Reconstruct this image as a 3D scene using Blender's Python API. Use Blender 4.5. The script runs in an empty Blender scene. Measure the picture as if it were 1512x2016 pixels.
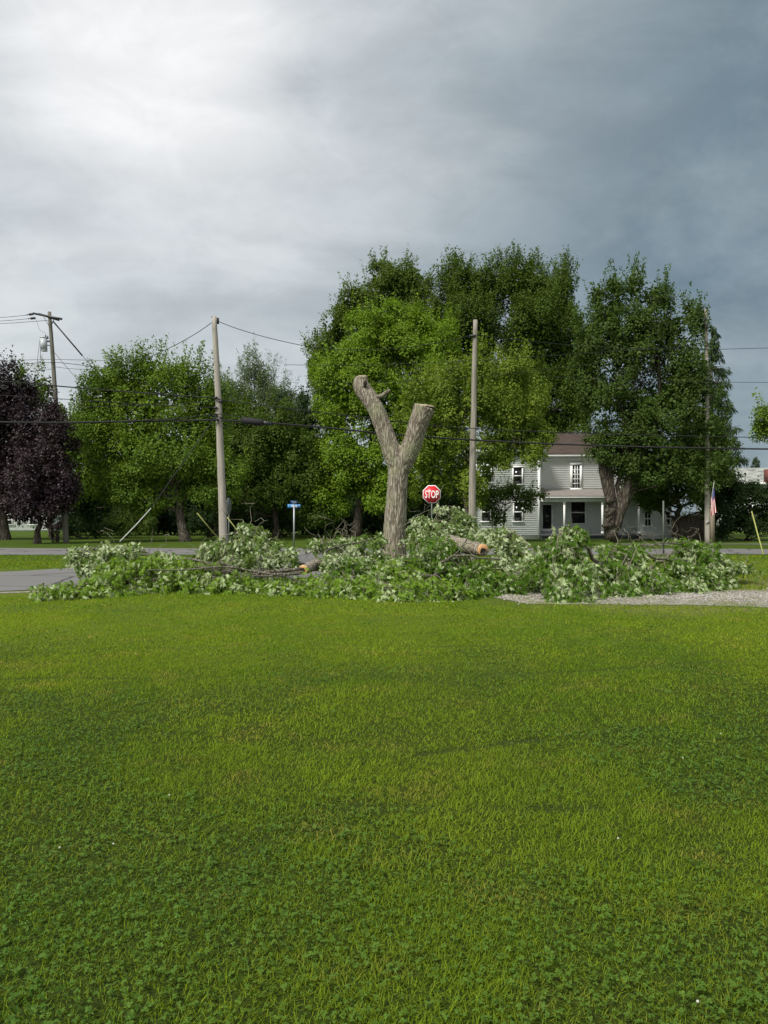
import bpy, math, random
import numpy as np
from mathutils import Vector, noise as mnoise

# ------------------------------------------------------------------ camera, world, sun
scene = bpy.context.scene
col = scene.collection
FPX, CX, CY, HZ = 1560.0, 756.0, 1008.0, 1015.0
PITCH = math.atan((HZ - CY) / FPX)
CAMH = 1.6
cam_data = bpy.data.cameras.new("camera")
cam = bpy.data.objects.new("camera", cam_data)
col.objects.link(cam)
cam_data.sensor_fit = 'VERTICAL'
cam_data.angle_y = 2 * math.atan(1008.0 / FPX)
cam_data.clip_start = 0.05
cam_data.clip_end = 3000
cam.location = (0, 0, CAMH)
cam.rotation_euler = (math.pi / 2 + PITCH, 0, 0)
scene.camera = cam
scene.view_settings.view_transform = 'Standard'
scene.view_settings.look = 'None'
scene.view_settings.exposure = 0.42
scene.view_settings.gamma = 1.0
scene.view_settings.use_curve_mapping = False

SUN_AZ, SUN_EL = math.radians(-138), math.radians(50)     # azimuth from +Y, negative = left
world = bpy.data.worlds.new("World")
scene.world = world
world.use_nodes = True
wn, wl = world.node_tree.nodes, world.node_tree.links
for n in list(wn): wn.remove(n)

class NT:
    """small helper to write node graphs"""
    def __init__(s, tree): s.n, s.l = tree.nodes, tree.links
    def new(s, t, **kw):
        nd = s.n.new(t)
        for k, v in kw.items(): setattr(nd, k, v)
        return nd
    def put(s, sock, v):
        if isinstance(v, bpy.types.NodeSocket): s.l.new(v, sock)
        else: sock.default_value = v
    def math(s, op, a, b=0.0, c=None, clamp=False):
        nd = s.new('ShaderNodeMath', operation=op); nd.use_clamp = clamp
        s.put(nd.inputs[0], a); s.put(nd.inputs[1], b)
        if c is not None: s.put(nd.inputs[2], c)
        return nd.outputs[0]
    def vmath(s, op, a, b=None):
        nd = s.new('ShaderNodeVectorMath', operation=op)
        s.put(nd.inputs[0], a)
        if b is not None: s.put(nd.inputs[1], b)
        return nd.outputs['Value'] if op in ('DOT_PRODUCT', 'LENGTH') else nd.outputs[0]
    def mix(s, f, a, b, blend='MIX'):
        nd = s.new('ShaderNodeMix', data_type='RGBA', blend_type=blend)
        s.put(nd.inputs[0], f)
        s.put(nd.inputs[6], a if isinstance(a, bpy.types.NodeSocket) else (*a, 1)[:4])
        s.put(nd.inputs[7], b if isinstance(b, bpy.types.NodeSocket) else (*b, 1)[:4])
        return nd.outputs[2]
    def noise(s, vec, scale, detail=4, rough=0.55, dist=0.0):
        nd = s.new('ShaderNodeTexNoise')
        if vec is not None: s.put(nd.inputs['Vector'], vec)
        nd.inputs['Scale'].default_value = scale
        nd.inputs['Detail'].default_value = detail
        nd.inputs['Roughness'].default_value = rough
        nd.inputs['Distortion'].default_value = dist
        return nd.outputs['Fac']
    def ramp(s, v, a, b, lo=0.0, hi=1.0, smooth=True):
        nd = s.new('ShaderNodeMapRange')
        nd.interpolation_type = 'SMOOTHSTEP' if smooth else 'LINEAR'
        s.put(nd.inputs['Value'], v)
        nd.inputs['From Min'].default_value = a; nd.inputs['From Max'].default_value = b
        nd.inputs['To Min'].default_value = lo; nd.inputs['To Max'].default_value = hi
        return nd.outputs['Result']
    def mapping(s, vec, scale=(1, 1, 1), rot=(0, 0, 0), loc=(0, 0, 0)):
        nd = s.new('ShaderNodeMapping')
        s.put(nd.inputs['Vector'], vec)
        nd.inputs['Scale'].default_value = scale; nd.inputs['Rotation'].default_value = rot
        nd.inputs['Location'].default_value = loc
        return nd.outputs[0]

W = NT(world.node_tree)
wout = W.new('ShaderNodeOutputWorld')
wbg = W.new('ShaderNodeBackground')
wbg.inputs['Strength'].default_value = 0.1
W.l.new(wbg.outputs[0], wout.inputs[0])
sky = W.new('ShaderNodeTexSky')
sky.sky_type = 'NISHITA'; sky.sun_disc = False
sky.sun_elevation = SUN_EL; sky.sun_rotation = SUN_AZ
tc = W.new('ShaderNodeTexCoord').outputs['Generated']
sep = W.new('ShaderNodeSeparateXYZ'); W.l.new(tc, sep.inputs[0])
dx, dy, dz = sep.outputs
zc = W.math('ADD', W.math('MAXIMUM', dz, 0.0), 0.22)
comb = W.new('ShaderNodeCombineXYZ')
W.put(comb.inputs[0], W.math('DIVIDE', dx, zc)); W.put(comb.inputs[1], W.math('DIVIDE', dy, zc))
cp = comb.outputs[0]                                     # cloud deck seen in perspective
cpm = W.mapping(cp, scale=(0.55, 1.0, 1), rot=(0, 0, 0.25), loc=(3.1, 1.7, 0.4))
nbig = W.noise(cpm, 0.9, 2.5, 0.45, 0.3)
nmid = W.noise(W.mapping(cp, scale=(0.45, 1.3, 1), rot=(0, 0, 0.35), loc=(0.5, 7.7, 2.0)), 1.5, 4, 0.5, 0.35)
nfine = W.noise(W.mapping(tc, scale=(1.0, 1.0, 1.6)), 4.0, 7, 0.58, 0.35)
# left side bright deck, right side slate storm cloud
npat = W.noise(W.mapping(tc, scale=(1.0, 1.0, 2.2), loc=(4.2, 0.3, 1.1)), 3.1, 7, 0.56, 0.4)
left = W.mix(W.ramp(W.math('ADD', W.math('MULTIPLY', nmid, 0.55), W.math('MULTIPLY', npat, 0.45)), 0.40, 0.60), (0.335, 0.375, 0.40), (0.52, 0.55, 0.56))
left = W.mix(W.ramp(dz, 0.34, 0.08, 0, 0.55), left, (0.50, 0.53, 0.54))
right = W.mix(W.ramp(nfine, 0.35, 0.68), (0.110, 0.160, 0.195), (0.215, 0.265, 0.295))
edge = W.math('ADD', dx, W.math('MULTIPLY', W.math('SUBTRACT', nbig, 0.5), 0.40))
edge = W.math('ADD', edge, W.math('MULTIPLY', W.math('SUBTRACT', nfine, 0.5), 0.42))
edge = W.math('SUBTRACT', edge, W.math('MULTIPLY', W.math('SUBTRACT', dz, 0.25), 0.12))
clouds = W.mix(W.ramp(edge, -0.20, 0.34), left, right)
# paler streaks low on the right
streak = W.noise(W.mapping(tc, scale=(1.2, 1.2, 7.0), rot=(0, 0.12, 0)), 2.4, 3, 0.5, 0.2)
low = W.math('MULTIPLY', W.ramp(dz, 0.26, 0.10), W.ramp(streak, 0.48, 0.66))
clouds = W.mix(W.math('MULTIPLY', low, 0.5), clouds, (0.33, 0.375, 0.405))
# glow where the sun stands behind the deck
gd = Vector((-math.tan(math.atan((756 - 300) / FPX)), 1.0, (HZ - 60) / FPX)).normalized()
gl = W.vmath('DOT_PRODUCT', tc, tuple(gd))
gl = W.math('ADD', gl, W.math('MULTIPLY', W.math('SUBTRACT', nmid, 0.5), 0.035))
clouds = W.mix(W.ramp(gl, 0.93, 1.0, 0, 0.40), clouds, (0.54, 0.56, 0.58))
clouds = W.mix(W.ramp(gl, 0.984, 1.004, 0, 0.95), clouds, (0.73, 0.73, 0.735))
gs = Vector((math.sin(SUN_AZ) * math.cos(SUN_EL), math.cos(SUN_AZ) * math.cos(SUN_EL), math.sin(SUN_EL)))
g2 = W.vmath('DOT_PRODUCT', tc, tuple(gs))
# overhead and behind the camera the deck is thinner
clouds = W.mix(W.ramp(dy, 0.35, -0.25), clouds, (0.60, 0.62, 0.64))
clouds = W.mix(W.ramp(dz, 0.62, 0.9), clouds, (0.62, 0.645, 0.67))
wisp = W.noise(W.mapping(tc, scale=(1.0, 1.0, 2.0), rot=(0.1, 0.2, 0), loc=(1, 2, 3)), 9.0, 7, 0.6, 0.5)
wv = W.new('ShaderNodeCombineXYZ'); wf = W.math('MULTIPLY', W.ramp(wisp, 0.25, 0.75, 9.2, 10.8), 1.0)
for k_ in range(3): W.put(wv.inputs[k_], wf)
c10 = W.mix(1.0, clouds, wv.outputs[0], 'MULTIPLY')
fin = W.mix(0.94, sky.outputs[0], c10)
W.l.new(fin, wbg.inputs[0])

sun_data = bpy.data.lights.new("sun", 'SUN')
sun_data.energy = 3.4
sun_data.angle = math.radians(14)
sun_data.color = (1.0, 0.95, 0.86)
sun = bpy.data.objects.new("sun", sun_data); col.objects.link(sun)
sun.rotation_euler = (gs).to_track_quat('Z', 'Y').to_euler()
sun.location = (-20, 30, 40)

# ------------------------------------------------------------------ helpers
_c, _s = math.cos(PITCH), math.sin(PITCH)
def P(px, py, D):
    """point seen at photo pixel (px,py) at a distance D metres north of the camera"""
    u, v = (px - CX) / FPX, (CY - py) / FPX
    y = _c - v * _s; z = _s + v * _c
    k = D / y
    return np.array([u * k, D, z * k + CAMH])
def gz(x, y):
    x = np.asarray(x, float); y = np.asarray(y, float)
    z = 0.42 * np.exp(-(((x - 14.8) / 3.4) ** 2 + ((y - 25.5) / 2.6) ** 2))
    z = z + 0.018 * np.sin(x * 0.9 + 1.3 * np.sin(y * 0.5)) * np.sin(y * 0.7) * (np.abs(y) < 60)
    z = z - 0.10 * np.exp(-((y - 29.5 - 0.05 * x) / 1.6) ** 2) * (x < 12)
    return z
def G(px, D):
    x = (px - CX) / FPX * D
    return np.array([x, D, float(gz(x, D))])

_perm = np.random.RandomState(5).rand(64, 64, 64)
def vnoise(p):
    p = np.asarray(p, float); i = np.floor(p).astype(int); f = p - i
    f = f * f * (3 - 2 * f); i &= 63; j = (i + 1) & 63
    def g(a, b, c): return _perm[a, b, c]
    x0, y0, z0 = i[..., 0], i[..., 1], i[..., 2]; x1, y1, z1 = j[..., 0], j[..., 1], j[..., 2]
    fx, fy, fz = f[..., 0], f[..., 1], f[..., 2]
    a = g(x0, y0, z0) * (1 - fx) + g(x1, y0, z0) * fx
    b = g(x0, y1, z0) * (1 - fx) + g(x1, y1, z0) * fx
    c = g(x0, y0, z1) * (1 - fx) + g(x1, y0, z1) * fx
    d = g(x0, y1, z1) * (1 - fx) + g(x1, y1, z1) * fx
    return (a * (1 - fy) + b * fy) * (1 - fz) + (c * (1 - fy) + d * fy) * fz
def fbm(p, o=3):
    p = np.asarray(p, float); s = 0; a = 0.5; t = 0
    for k in range(o):
        s = s + a * vnoise(p + k * 17.3); t += a; a *= 0.5; p = p * 2
    return s / t
def nrm(v):
    return v / np.maximum(np.linalg.norm(v, axis=-1, keepdims=True), 1e-9)

class MB:
    def __init__(s): s.v = []; s.f = []; s.n = 0
    def add(s, v, *faces, mat=0):
        v = np.asarray(v, float).reshape(-1, 3)
        for f in faces:
            f = np.asarray(f, int)
            if f.size: s.f.append((f + s.n, mat))
        s.v.append(v); s.n += len(v)
    def box(s, a, b, mat=0, bev=0.0):
        (x0, y0, z0), (x1, y1, z1) = a, b
        s.add([(x0, y0, z0), (x1, y0, z0), (x1, y1, z0), (x0, y1, z0), (x0, y0, z1), (x1, y0, z1), (x1, y1, z1), (x0, y1, z1)],
              [(0, 3, 2, 1), (4, 5, 6, 7), (0, 1, 5, 4), (1, 2, 6, 5), (2, 3, 7, 6), (3, 0, 4, 7)], mat=mat)
    def bar(s, p, q, w, h, mat=0):
        p, q = np.array(p, float), np.array(q, float); d = nrm(q - p)
        up = np.array([0, 0, 1.0]) if abs(d[2]) < 0.9 else np.array([0, 1.0, 0])
        a = nrm(np.cross(d, up)) * w / 2; b = nrm(np.cross(a, d)) * h / 2
        v = [p - a - b, p + a - b, p + a + b, p - a + b, q - a - b, q + a - b, q + a + b, q - a + b]
        s.add(v, [(0, 3, 2, 1), (4, 5, 6, 7), (0, 1, 5, 4), (1, 2, 6, 5), (2, 3, 7, 6), (3, 0, 4, 7)], mat=mat)
    def tube(s, pts, rad, sides=8, caps=True, mat=0, rough=0.0, seed=0):
        pts = np.array(pts, float); n = len(pts)
        rad = np.broadcast_to(np.asarray(rad, float), (n,))
        t = np.gradient(pts, axis=0); t = nrm(t)
        a = np.cross(t[0], [0, 0, 1.0])
        if np.linalg.norm(a) < 0.05: a = np.cross(t[0], [0, 1.0, 0])
        a = nrm(a); fr = []
        for i in range(n):
            a = nrm(a - np.dot(a, t[i]) * t[i]); fr.append((a, np.cross(t[i], a)))
        A = np.array([f[0] for f in fr]); B = np.array([f[1] for f in fr])
        th = np.linspace(0, 2 * math.pi, sides, endpoint=False)
        R = rad[:, None] * np.ones(sides)
        if rough:
            rs = np.random.RandomState(seed)
            R = R * (1 + rough * (rs.rand(n, sides) - 0.5))
        v = pts[:, None] + R[..., None] * (A[:, None] * np.cos(th)[None, :, None] + B[:, None] * np.sin(th)[None, :, None])
        i = np.arange(n - 1)[:, None] * sides; j = np.arange(sides)[None]; k = (j + 1) % sides
        q = np.stack([i + j, i + k, i + sides + k, i + sides + j], -1).reshape(-1, 4)
        b = s.n
        s.add(v.reshape(-1, 3), q, mat=mat)
        if caps:
            s.f.append((np.array([list(range(sides))[::-1]]) + b, mat))
            s.f.append((np.array([list(range(sides))]) + b + (n - 1) * sides, mat))
    def sphere(s, c, r, seg=12, rings=8, mat=0):
        c = np.array(c, float); r = np.broadcast_to(np.asarray(r, float), (3,))
        ph = np.linspace(0.02, math.pi - 0.02, rings); th = np.linspace(0, 2 * math.pi, seg, endpoint=False)
        v = np.stack([np.sin(ph)[:, None] * np.cos(th), np.sin(ph)[:, None] * np.sin(th), np.cos(ph)[:, None] * np.ones(seg)], -1) * r + c
        i = np.arange(rings - 1)[:, None] * seg; j = np.arange(seg)[None]; k = (j + 1) % seg
        s.add(v.reshape(-1, 3), np.stack([i + j, i + seg + j, i + seg + k, i + k], -1).reshape(-1, 4), mat=mat)
    def build(s, name, mats, parent=None, smooth=False):
        me = bpy.data.meshes.new(name)
        v = np.concatenate(s.v); me.vertices.add(len(v)); me.vertices.foreach_set('co', v.astype(np.float32).ravel())
        loops = np.concatenate([f.ravel() for f, m in s.f]).astype(np.int32)
        tot = np.concatenate([np.full(len(f), f.shape[1]) for f, m in s.f]).astype(np.int32)
        mi = np.concatenate([np.full(len(f), m) for f, m in s.f]).astype(np.int32)
        st = np.concatenate([[0], np.cumsum(tot)[:-1]]).astype(np.int32)
        me.loops.add(len(loops)); me.loops.foreach_set('vertex_index', loops)
        me.polygons.add(len(tot)); me.polygons.foreach_set('loop_start', st); me.polygons.foreach_set('loop_total', tot)
        me.polygons.foreach_set('material_index', mi)
        if smooth: me.polygons.foreach_set('use_smooth', np.ones(len(tot), bool))
        me.update(calc_edges=True)
        for m in (mats if isinstance(mats, (list, tuple)) else [mats]): me.materials.append(m)
        o = bpy.data.objects.new(name, me); col.objects.link(o)
        if parent is not None:
            o.parent = parent
            o.matrix_parent_inverse = parent.matrix_world.inverted()
            M = parent.location
            me.transform(__import__('mathutils').Matrix.Translation(-M)); o.matrix_parent_inverse.identity()
        return o

def instance(mb, T, TF, c, tip, nor, size, mat=0):
    """place template T (local x side, y tip, z normal) at each centre"""
    tip = nrm(tip); nor = nrm(nor - (nor * tip).sum(-1, keepdims=True) * tip); side = np.cross(tip, nor)
    T = np.asarray(T, float); size = np.broadcast_to(np.asarray(size, float), (len(c),))
    v = c[:, None] + size[:, None, None] * (T[None, :, 0:1] * side[:, None] + T[None, :, 1:2] * tip[:, None] + T[None, :, 2:3] * nor[:, None])
    k = len(T); off = (np.arange(len(c)) * k)[:, None, None]
    fs = [(np.asarray(f)[None] + off).reshape(-1, len(f[0])) for f in TF]
    mb.add(v.reshape(-1, 3), *fs, mat=mat)

LEAF_T = [(0, 0, 0), (0.34, 0.5, 0.08), (0, 1, -0.05), (-0.34, 0.5, 0.08)]
LEAF_F = [[(0, 1, 2, 3)]]
NARROW_T = [(0, 0, 0), (0.13, 0.45, 0.03), (0, 1.15, -0.1), (-0.13, 0.45, 0.03)]
MAPLE_T = [(0, 0, 0), (0.13, 0.48, 0.06), (0, 1.15, -0.16), (-0.13, 0.48, 0.06),
           (0.23, 0.26, 0.13), (0.38, 0.80, 0.0), (-0.23, 0.26, 0.13), (-0.38, 0.80, 0.0),
           (0.20, -0.02, 0.06), (-0.20, -0.02, 0.06)]
MAPLE_F = [[(0, 1, 2, 3), (0, 4, 5, 1), (0, 3, 7, 6)], [(0, 8, 4), (0, 6, 9)]]

def tag(o, label=None, cat=None, group=None, kind=None):
    if label: o['label'] = label
    if cat: o['category'] = cat
    if group: o['group'] = group
    if kind: o['kind'] = kind
    return o
def empty(name, loc):
    o = bpy.data.objects.new(name, None); col.objects.link(o)
    o.location = Vector([float(a) for a in loc]); o.empty_display_size = 0.3
    bpy.context.view_layer.update() if False else None
    return o
def part(mb, name, mat, root, smooth=False):
    return mb.build(name, mat, root, smooth)

# ------------------------------------------------------------------ materials
def mat(name):
    m = bpy.data.materials.new(name); m.use_nodes = True
    t = NT(m.node_tree); b = m.node_tree.nodes['Principled BSDF']; return m, t, b
def objco(t): return t.new('ShaderNodeTexCoord').outputs['Object']
def bump(t, b, h, strength=0.4, dist=0.02):
    nd = t.new('ShaderNodeBump'); nd.inputs['Strength'].default_value = strength; nd.inputs['Distance'].default_value = dist
    t.put(nd.inputs['Height'], h); t.l.new(nd.outputs[0], b.inputs['Normal']); return nd
def plain(name, c, rough=0.6, metal=0.0, var=0.15, scale=6.0, bumps=0.0):
    m, t, b = mat(name)
    n = t.noise(objco(t), scale, 5)
    dk = tuple(x * (1 - var) for x in c); lt = tuple(min(1, x * (1 + var)) for x in c)
    t.l.new(t.mix(n, dk, lt), b.inputs['Base Color'])
    b.inputs['Roughness'].default_value = rough; b.inputs['Metallic'].default_value = metal
    if bumps: bump(t, b, n, bumps, 0.01)
    return m
def leafmat(name, a, b_, c=None, back=None, trans=0.35, rough=0.5, patch=0.6, spec=0.14):
    """a..b_ random per leaf, c large patches; back = colour of the leaf's underside"""
    m, t, b = mat(name)
    geo = t.new('ShaderNodeNewGeometry')
    r = geo.outputs['Random Per Island']
    colr = t.mix(r, a, b_)
    if c is not None:
        n = t.noise(objco(t), patch, 3, 0.6)
        colr = t.mix(t.ramp(n, 0.42, 0.62), colr, t.mix(r, tuple(x * 0.8 for x in c), tuple(x * 1.15 for x in c)))
    if back is not None:
        colr = t.mix(geo.outputs['Backfacing'], colr, t.mix(r, tuple(x * 0.75 for x in back), tuple(x * 1.1 for x in back)))
    t.l.new(colr, b.inputs['Base Color'])
    b.inputs['Roughness'].default_value = rough
    b.inputs['Specular IOR Level'].default_value = spec
    tr = t.new('ShaderNodeBsdfTranslucent')
    t.l.new(t.mix(1.0, colr, (1.25, 1.3, 0.6), 'MULTIPLY'), tr.inputs[0])
    mx = t.new('ShaderNodeMixShader'); mx.inputs[0].default_value = trans
    t.l.new(b.outputs[0], mx.inputs[1]); t.l.new(tr.outputs[0], mx.inputs[2])
    t.l.new(mx.outputs[0], m.node_tree.nodes['Material Output'].inputs[0])
    return m
def barkmat(name, dark, light, moss=None, sz=9.0, stretch=0.22, strength=0.9):
    m, t, b = mat(name)
    co = t.mapping(objco(t), scale=(1, 1, stretch))
    w = t.noise(co, sz * 0.35, 3, 0.5)
    v = t.new('ShaderNodeTexVoronoi', feature='DISTANCE_TO_EDGE')
    t.put(v.inputs['Vector'], t.vmath('ADD', co, t.mapping(w, scale=(0.25, 0.25, 0.25))))
    v.inputs['Scale'].default_value = sz
    fine = t.noise(co, sz * 4, 5, 0.65)
    h = t.math('ADD', t.ramp(v.outputs['Distance'], 0.0, 0.28), t.math('MULTIPLY', fine, 0.5))
    c = t.mix(t.ramp(h, 0.05, 1.25), dark, light)
    if moss is not None:
        n = t.noise(objco(t), 1.7, 4, 0.6)
        c = t.mix(t.math('MULTIPLY', t.ramp(n, 0.45, 0.7), 0.55), c, moss)
    t.l.new(c, b.inputs['Base Color']); b.inputs['Roughness'].default_value = 0.9
    b.inputs['Specular IOR Level'].default_value = 0.15
    bump(t, b, h, strength, 0.03)
    return m
def polemat(name, a, c):
    m, t, b = mat(name)
    co = t.mapping(objco(t), scale=(14, 14, 0.5))
    n = t.noise(co, 2.2, 6, 0.65)
    n2 = t.noise(objco(t), 0.7, 4, 0.6)
    cc = t.mix(t.ramp(n, 0.3, 0.72), a, c)
    cc = t.mix(t.math('MULTIPLY', t.ramp(n2, 0.45, 0.75), 0.45), cc, tuple(x * 0.6 for x in a))
    t.l.new(cc, b.inputs['Base Color']); b.inputs['Roughness'].default_value = 0.85
    bump(t, b, n, 0.5, 0.01); return m

M = {}
# ground
m, t, b = mat('lawn_ground'); M['ground'] = m
co = objco(t)
n1 = t.noise(co, 0.22, 4, 0.6, 0.4); n2 = t.noise(co, 2.6, 4, 0.65); n3 = t.noise(co, 38.0, 3, 0.7)
c = t.mix(t.ramp(n1, 0.36, 0.64), (0.082, 0.140, 0.008), (0.145, 0.196, 0.014))
c = t.mix(t.math('MULTIPLY', t.ramp(n2, 0.42, 0.66), 0.4), c, (0.055, 0.100, 0.016))
c = t.mix(t.math('MULTIPLY', t.ramp(n3, 0.35, 0.7), 0.55), c, (0.045, 0.070, 0.012))
# straw and thin ground beside the gravel strip
sx = t.new('ShaderNodeSeparateXYZ'); t.l.new(co, sx.inputs[0])
dryn = t.noise(co, 1.1, 4, 0.6)
side = t.math('MULTIPLY', t.ramp(sx.outputs[0], 1.5, 5.0), t.math('MULTIPLY', t.ramp(sx.outputs[1], 12.0, 14.0), t.ramp(sx.outputs[1], 23.0, 17.5)))
c = t.mix(t.math('MULTIPLY', side, t.ramp(dryn, 0.30, 0.62)), c, (0.20, 0.185, 0.075))
c = t.mix(t.ramp(sx.outputs[1], 20.0, 34.0, 0, .8), c, (0.050, 0.085, 0.010))   # far verges darkened, the shade of the trees put into the colour
c = t.mix(t.ramp(sx.outputs[1], 12.0, 5.5, 0, .75), c, (0.022, 0.032, 0.006))   # thatch of the near lawn, darkened to paint shade between the blades
t.l.new(c, b.inputs['Base Color']); b.inputs['Roughness'].default_value = 0.95
b.inputs['Specular IOR Level'].default_value = 0.1
bump(t, b, t.math('ADD', n3, n2), 1.0, 0.05)
# grass blades / clover
def lawnleaf(name, a, b_, c, dry, dryamt, trans=0.45):
    m, t, bb = mat(name)
    r = t.new('ShaderNodeNewGeometry').outputs['Random Per Island']
    co = objco(t)
    n1 = t.noise(co, 0.30, 4, 0.6, 0.4); n2 = t.noise(co, 1.7, 4, 0.6)
    k = t.mix(r, a, b_)
    k = t.mix(t.ramp(n1, 0.40, 0.60), k, t.mix(r, tuple(x * .85 for x in c), tuple(x * 1.2 for x in c)))
    k = t.mix(t.math('MULTIPLY', t.math('MULTIPLY', t.ramp(n2, 0.5, 0.7), t.ramp(r, 0.35, 0.8)), dryamt), k, dry)
    t.l.new(k, bb.inputs['Base Color']); bb.inputs['Roughness'].default_value = 0.55
    bb.inputs['Specular IOR Level'].default_value = 0.05
    tr = t.new('ShaderNodeBsdfTranslucent')
    t.l.new(t.mix(1.0, k, (1.2, 1.25, 0.5), 'MULTIPLY'), tr.inputs[0])
    mx = t.new('ShaderNodeMixShader'); mx.inputs[0].default_value = trans
    t.l.new(bb.outputs[0], mx.inputs[1]); t.l.new(tr.outputs[0], mx.inputs[2])
    t.l.new(mx.outputs[0], m.node_tree.nodes['Material Output'].inputs[0])
    return m
M['blade'] = lawnleaf('grass_blade', (0.078, 0.156, 0.008), (0.215, 0.312, 0.024), (0.195, 0.268, 0.018), (0.40, 0.31, 0.08), 0.75)
M['clover'] = lawnleaf('clover_leaf', (0.046, 0.105, 0.016), (0.090, 0.165, 0.029), (0.082, 0.145, 0.018), (0.12, 0.15, 0.04), 0.35, 0.25)
M['flower'] = plain('clover_flower', (0.42, 0.43, 0.36), 0.8)
# road
m, t, b = mat('asphalt'); M['road'] = m
co = objco(t)
n = t.noise(co, 0.5, 5, 0.6); f = t.noise(co, 45, 3, 0.8)
c = t.mix(n, (0.125, 0.122, 0.118), (0.175, 0.17, 0.165))
c = t.mix(t.math('MULTIPLY', f, 0.5), c, (0.085, 0.08, 0.076))
v = t.new('ShaderNodeTexVoronoi', feature='DISTANCE_TO_EDGE'); v.inputs['Scale'].default_value = 0.33
t.put(v.inputs['Vector'], t.vmath('ADD', co, t.mapping(t.new('ShaderNodeTexNoise').outputs['Color'], scale=(.5, .5, .5))))
c = t.mix(t.ramp(v.outputs['Distance'], 0.020, 0.006), c, (0.035, 0.035, 0.035))
t.l.new(c, b.inputs['Base Color']); b.inputs['Roughness'].default_value = 0.85
bump(t, b, f, 0.4, 0.01)
m, t, b = mat('gravel'); M['gravel'] = m
co = objco(t)
v = t.new('ShaderNodeTexVoronoi'); v.inputs['Scale'].default_value = 26; t.put(v.inputs['Vector'], co)
n = t.noise(co, 1.2, 4, 0.6); g = t.noise(co, 5, 4, 0.7)
sp = t.new('ShaderNodeSeparateColor'); t.l.new(v.outputs['Color'], sp.inputs[0])
c = t.mix(sp.outputs[0], (0.11, 0.10, 0.075), (0.36, 0.335, 0.285))
c = t.mix(t.math('MULTIPLY', t.ramp(n, 0.42, 0.66), 0.8), c, (0.15, 0.15, 0.05))
c = t.mix(t.math('MULTIPLY', t.ramp(g, 0.52, 0.68), 0.6), c, (0.09, 0.12, 0.03))
t.l.new(c, b.inputs['Base Color']); b.inputs['Roughness'].default_value = 0.9
bump(t, b, v.outputs['Distance'], 1.0, 0.03)
M['stone'] = plain('gravel_stone', (0.34, 0.32, 0.29), 0.9, var=0.35, scale=9)

M['stump'] = barkmat('maple_bark', (0.10, 0.082, 0.062), (0.33, 0.295, 0.235), (0.24, 0.26, 0.15), sz=17, stretch=0.13, strength=0.55)
M['bark'] = barkmat('tree_bark', (0.05, 0.042, 0.032), (0.17, 0.145, 0.115), None, sz=8)
M['bark_dark'] = barkmat('dark_bark', (0.03, 0.026, 0.020), (0.11, 0.093, 0.072), None, sz=8)
M['limbbark'] = barkmat('limb_bark', (0.055, 0.05, 0.036), (0.20, 0.185, 0.145), (0.14, 0.16, 0.085), sz=20, strength=0.6)
M['twig'] = plain('twig_bark', (0.17, 0.155, 0.11), 0.85, var=0.3)
m, t, b = mat('cut_wood'); M['cut'] = m
co = objco(t); n = t.noise(co, 9, 5, 0.6)
c = t.mix(n, (0.40, 0.20, 0.075), (0.66, 0.40, 0.19))
t.l.new(c, b.inputs['Base Color']); b.inputs['Roughness'].default_value = 0.75; bump(t, b, n, 0.5, 0.02)
m, t, b = mat('weathered_cut'); M['oldcut'] = m
n = t.noise(objco(t), 14, 5, 0.7)
t.l.new(t.mix(n, (0.20, 0.16, 0.10), (0.50, 0.43, 0.30)), b.inputs['Base Color']); b.inputs['Roughness'].default_value = 0.85
M['hollow'] = plain('hollow_dark', (0.02, 0.013, 0.008), 0.95)
M['pole'] = polemat('pole_wood', (0.24, 0.22, 0.185), (0.42, 0.39, 0.33))
M['pole_old'] = polemat('old_pole_wood', (0.165, 0.15, 0.12), (0.33, 0.305, 0.255))
M['pole_grey'] = polemat('grey_pole_wood', (0.08, 0.077, 0.06), (0.18, 0.172, 0.138))
M['wire'] = plain('black_cable', (0.010, 0.010, 0.011), 0.85)
M['metal'] = plain('galvanised_metal', (0.34, 0.36, 0.37), 0.5, 0.6)
M['darkmetal'] = plain('dark_metal', (0.04, 0.04, 0.042), 0.5, 0.4)
M['transformer'] = plain('transformer_paint', (0.40, 0.43, 0.45), 0.45)
M['guard'] = plain('pale_guard_plastic', (0.42, 0.43, 0.39), 0.6)
M['yguard'] = plain('yellow_green_guard', (0.30, 0.32, 0.08), 0.6)
M['red'] = plain('sign_red', (0.55, 0.012, 0.022), 0.35, var=0.08)
M['signwhite'] = plain('sign_white', (0.82, 0.82, 0.80), 0.4, var=0.03)
M['blue'] = plain('sign_blue', (0.025, 0.20, 0.48), 0.4, var=0.08)
M['bluedk'] = plain('sign_blue_dark', (0.02, 0.10, 0.28), 0.4, var=0.08)
M['backsign'] = plain('sign_back', (0.16, 0.18, 0.17), 0.5, 0.3)
M['post'] = plain('post_green', (0.10, 0.12, 0.10), 0.6, 0.3)
M['white'] = plain('white_paint', (0.80, 0.83, 0.82), 0.6, var=0.06, scale=1.5)
M['trim'] = plain('white_trim', (0.80, 0.82, 0.80), 0.55, var=0.05)
M['porchwall'] = plain('porch_wall', (0.60, 0.64, 0.62), 0.7, var=0.07)
m, t, b = mat('window_glass'); M['glass'] = m
b.inputs['Base Color'].default_value = (0.012, 0.014, 0.015, 1); b.inputs['Roughness'].default_value = 0.12
bump(t, b, t.noise(objco(t), 0.8, 2), 0.15, 0.05)
m, t, b = mat('shingles_brown'); M['shingle'] = m
br = t.new('ShaderNodeTexBrick'); co = objco(t)
t.put(br.inputs['Vector'], t.mapping(co, scale=(1, 1.0, 1)))
br.inputs['Scale'].default_value = 1.0; br.inputs['Brick Width'].default_value = 0.5; br.inputs['Row Height'].default_value = 0.17
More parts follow.
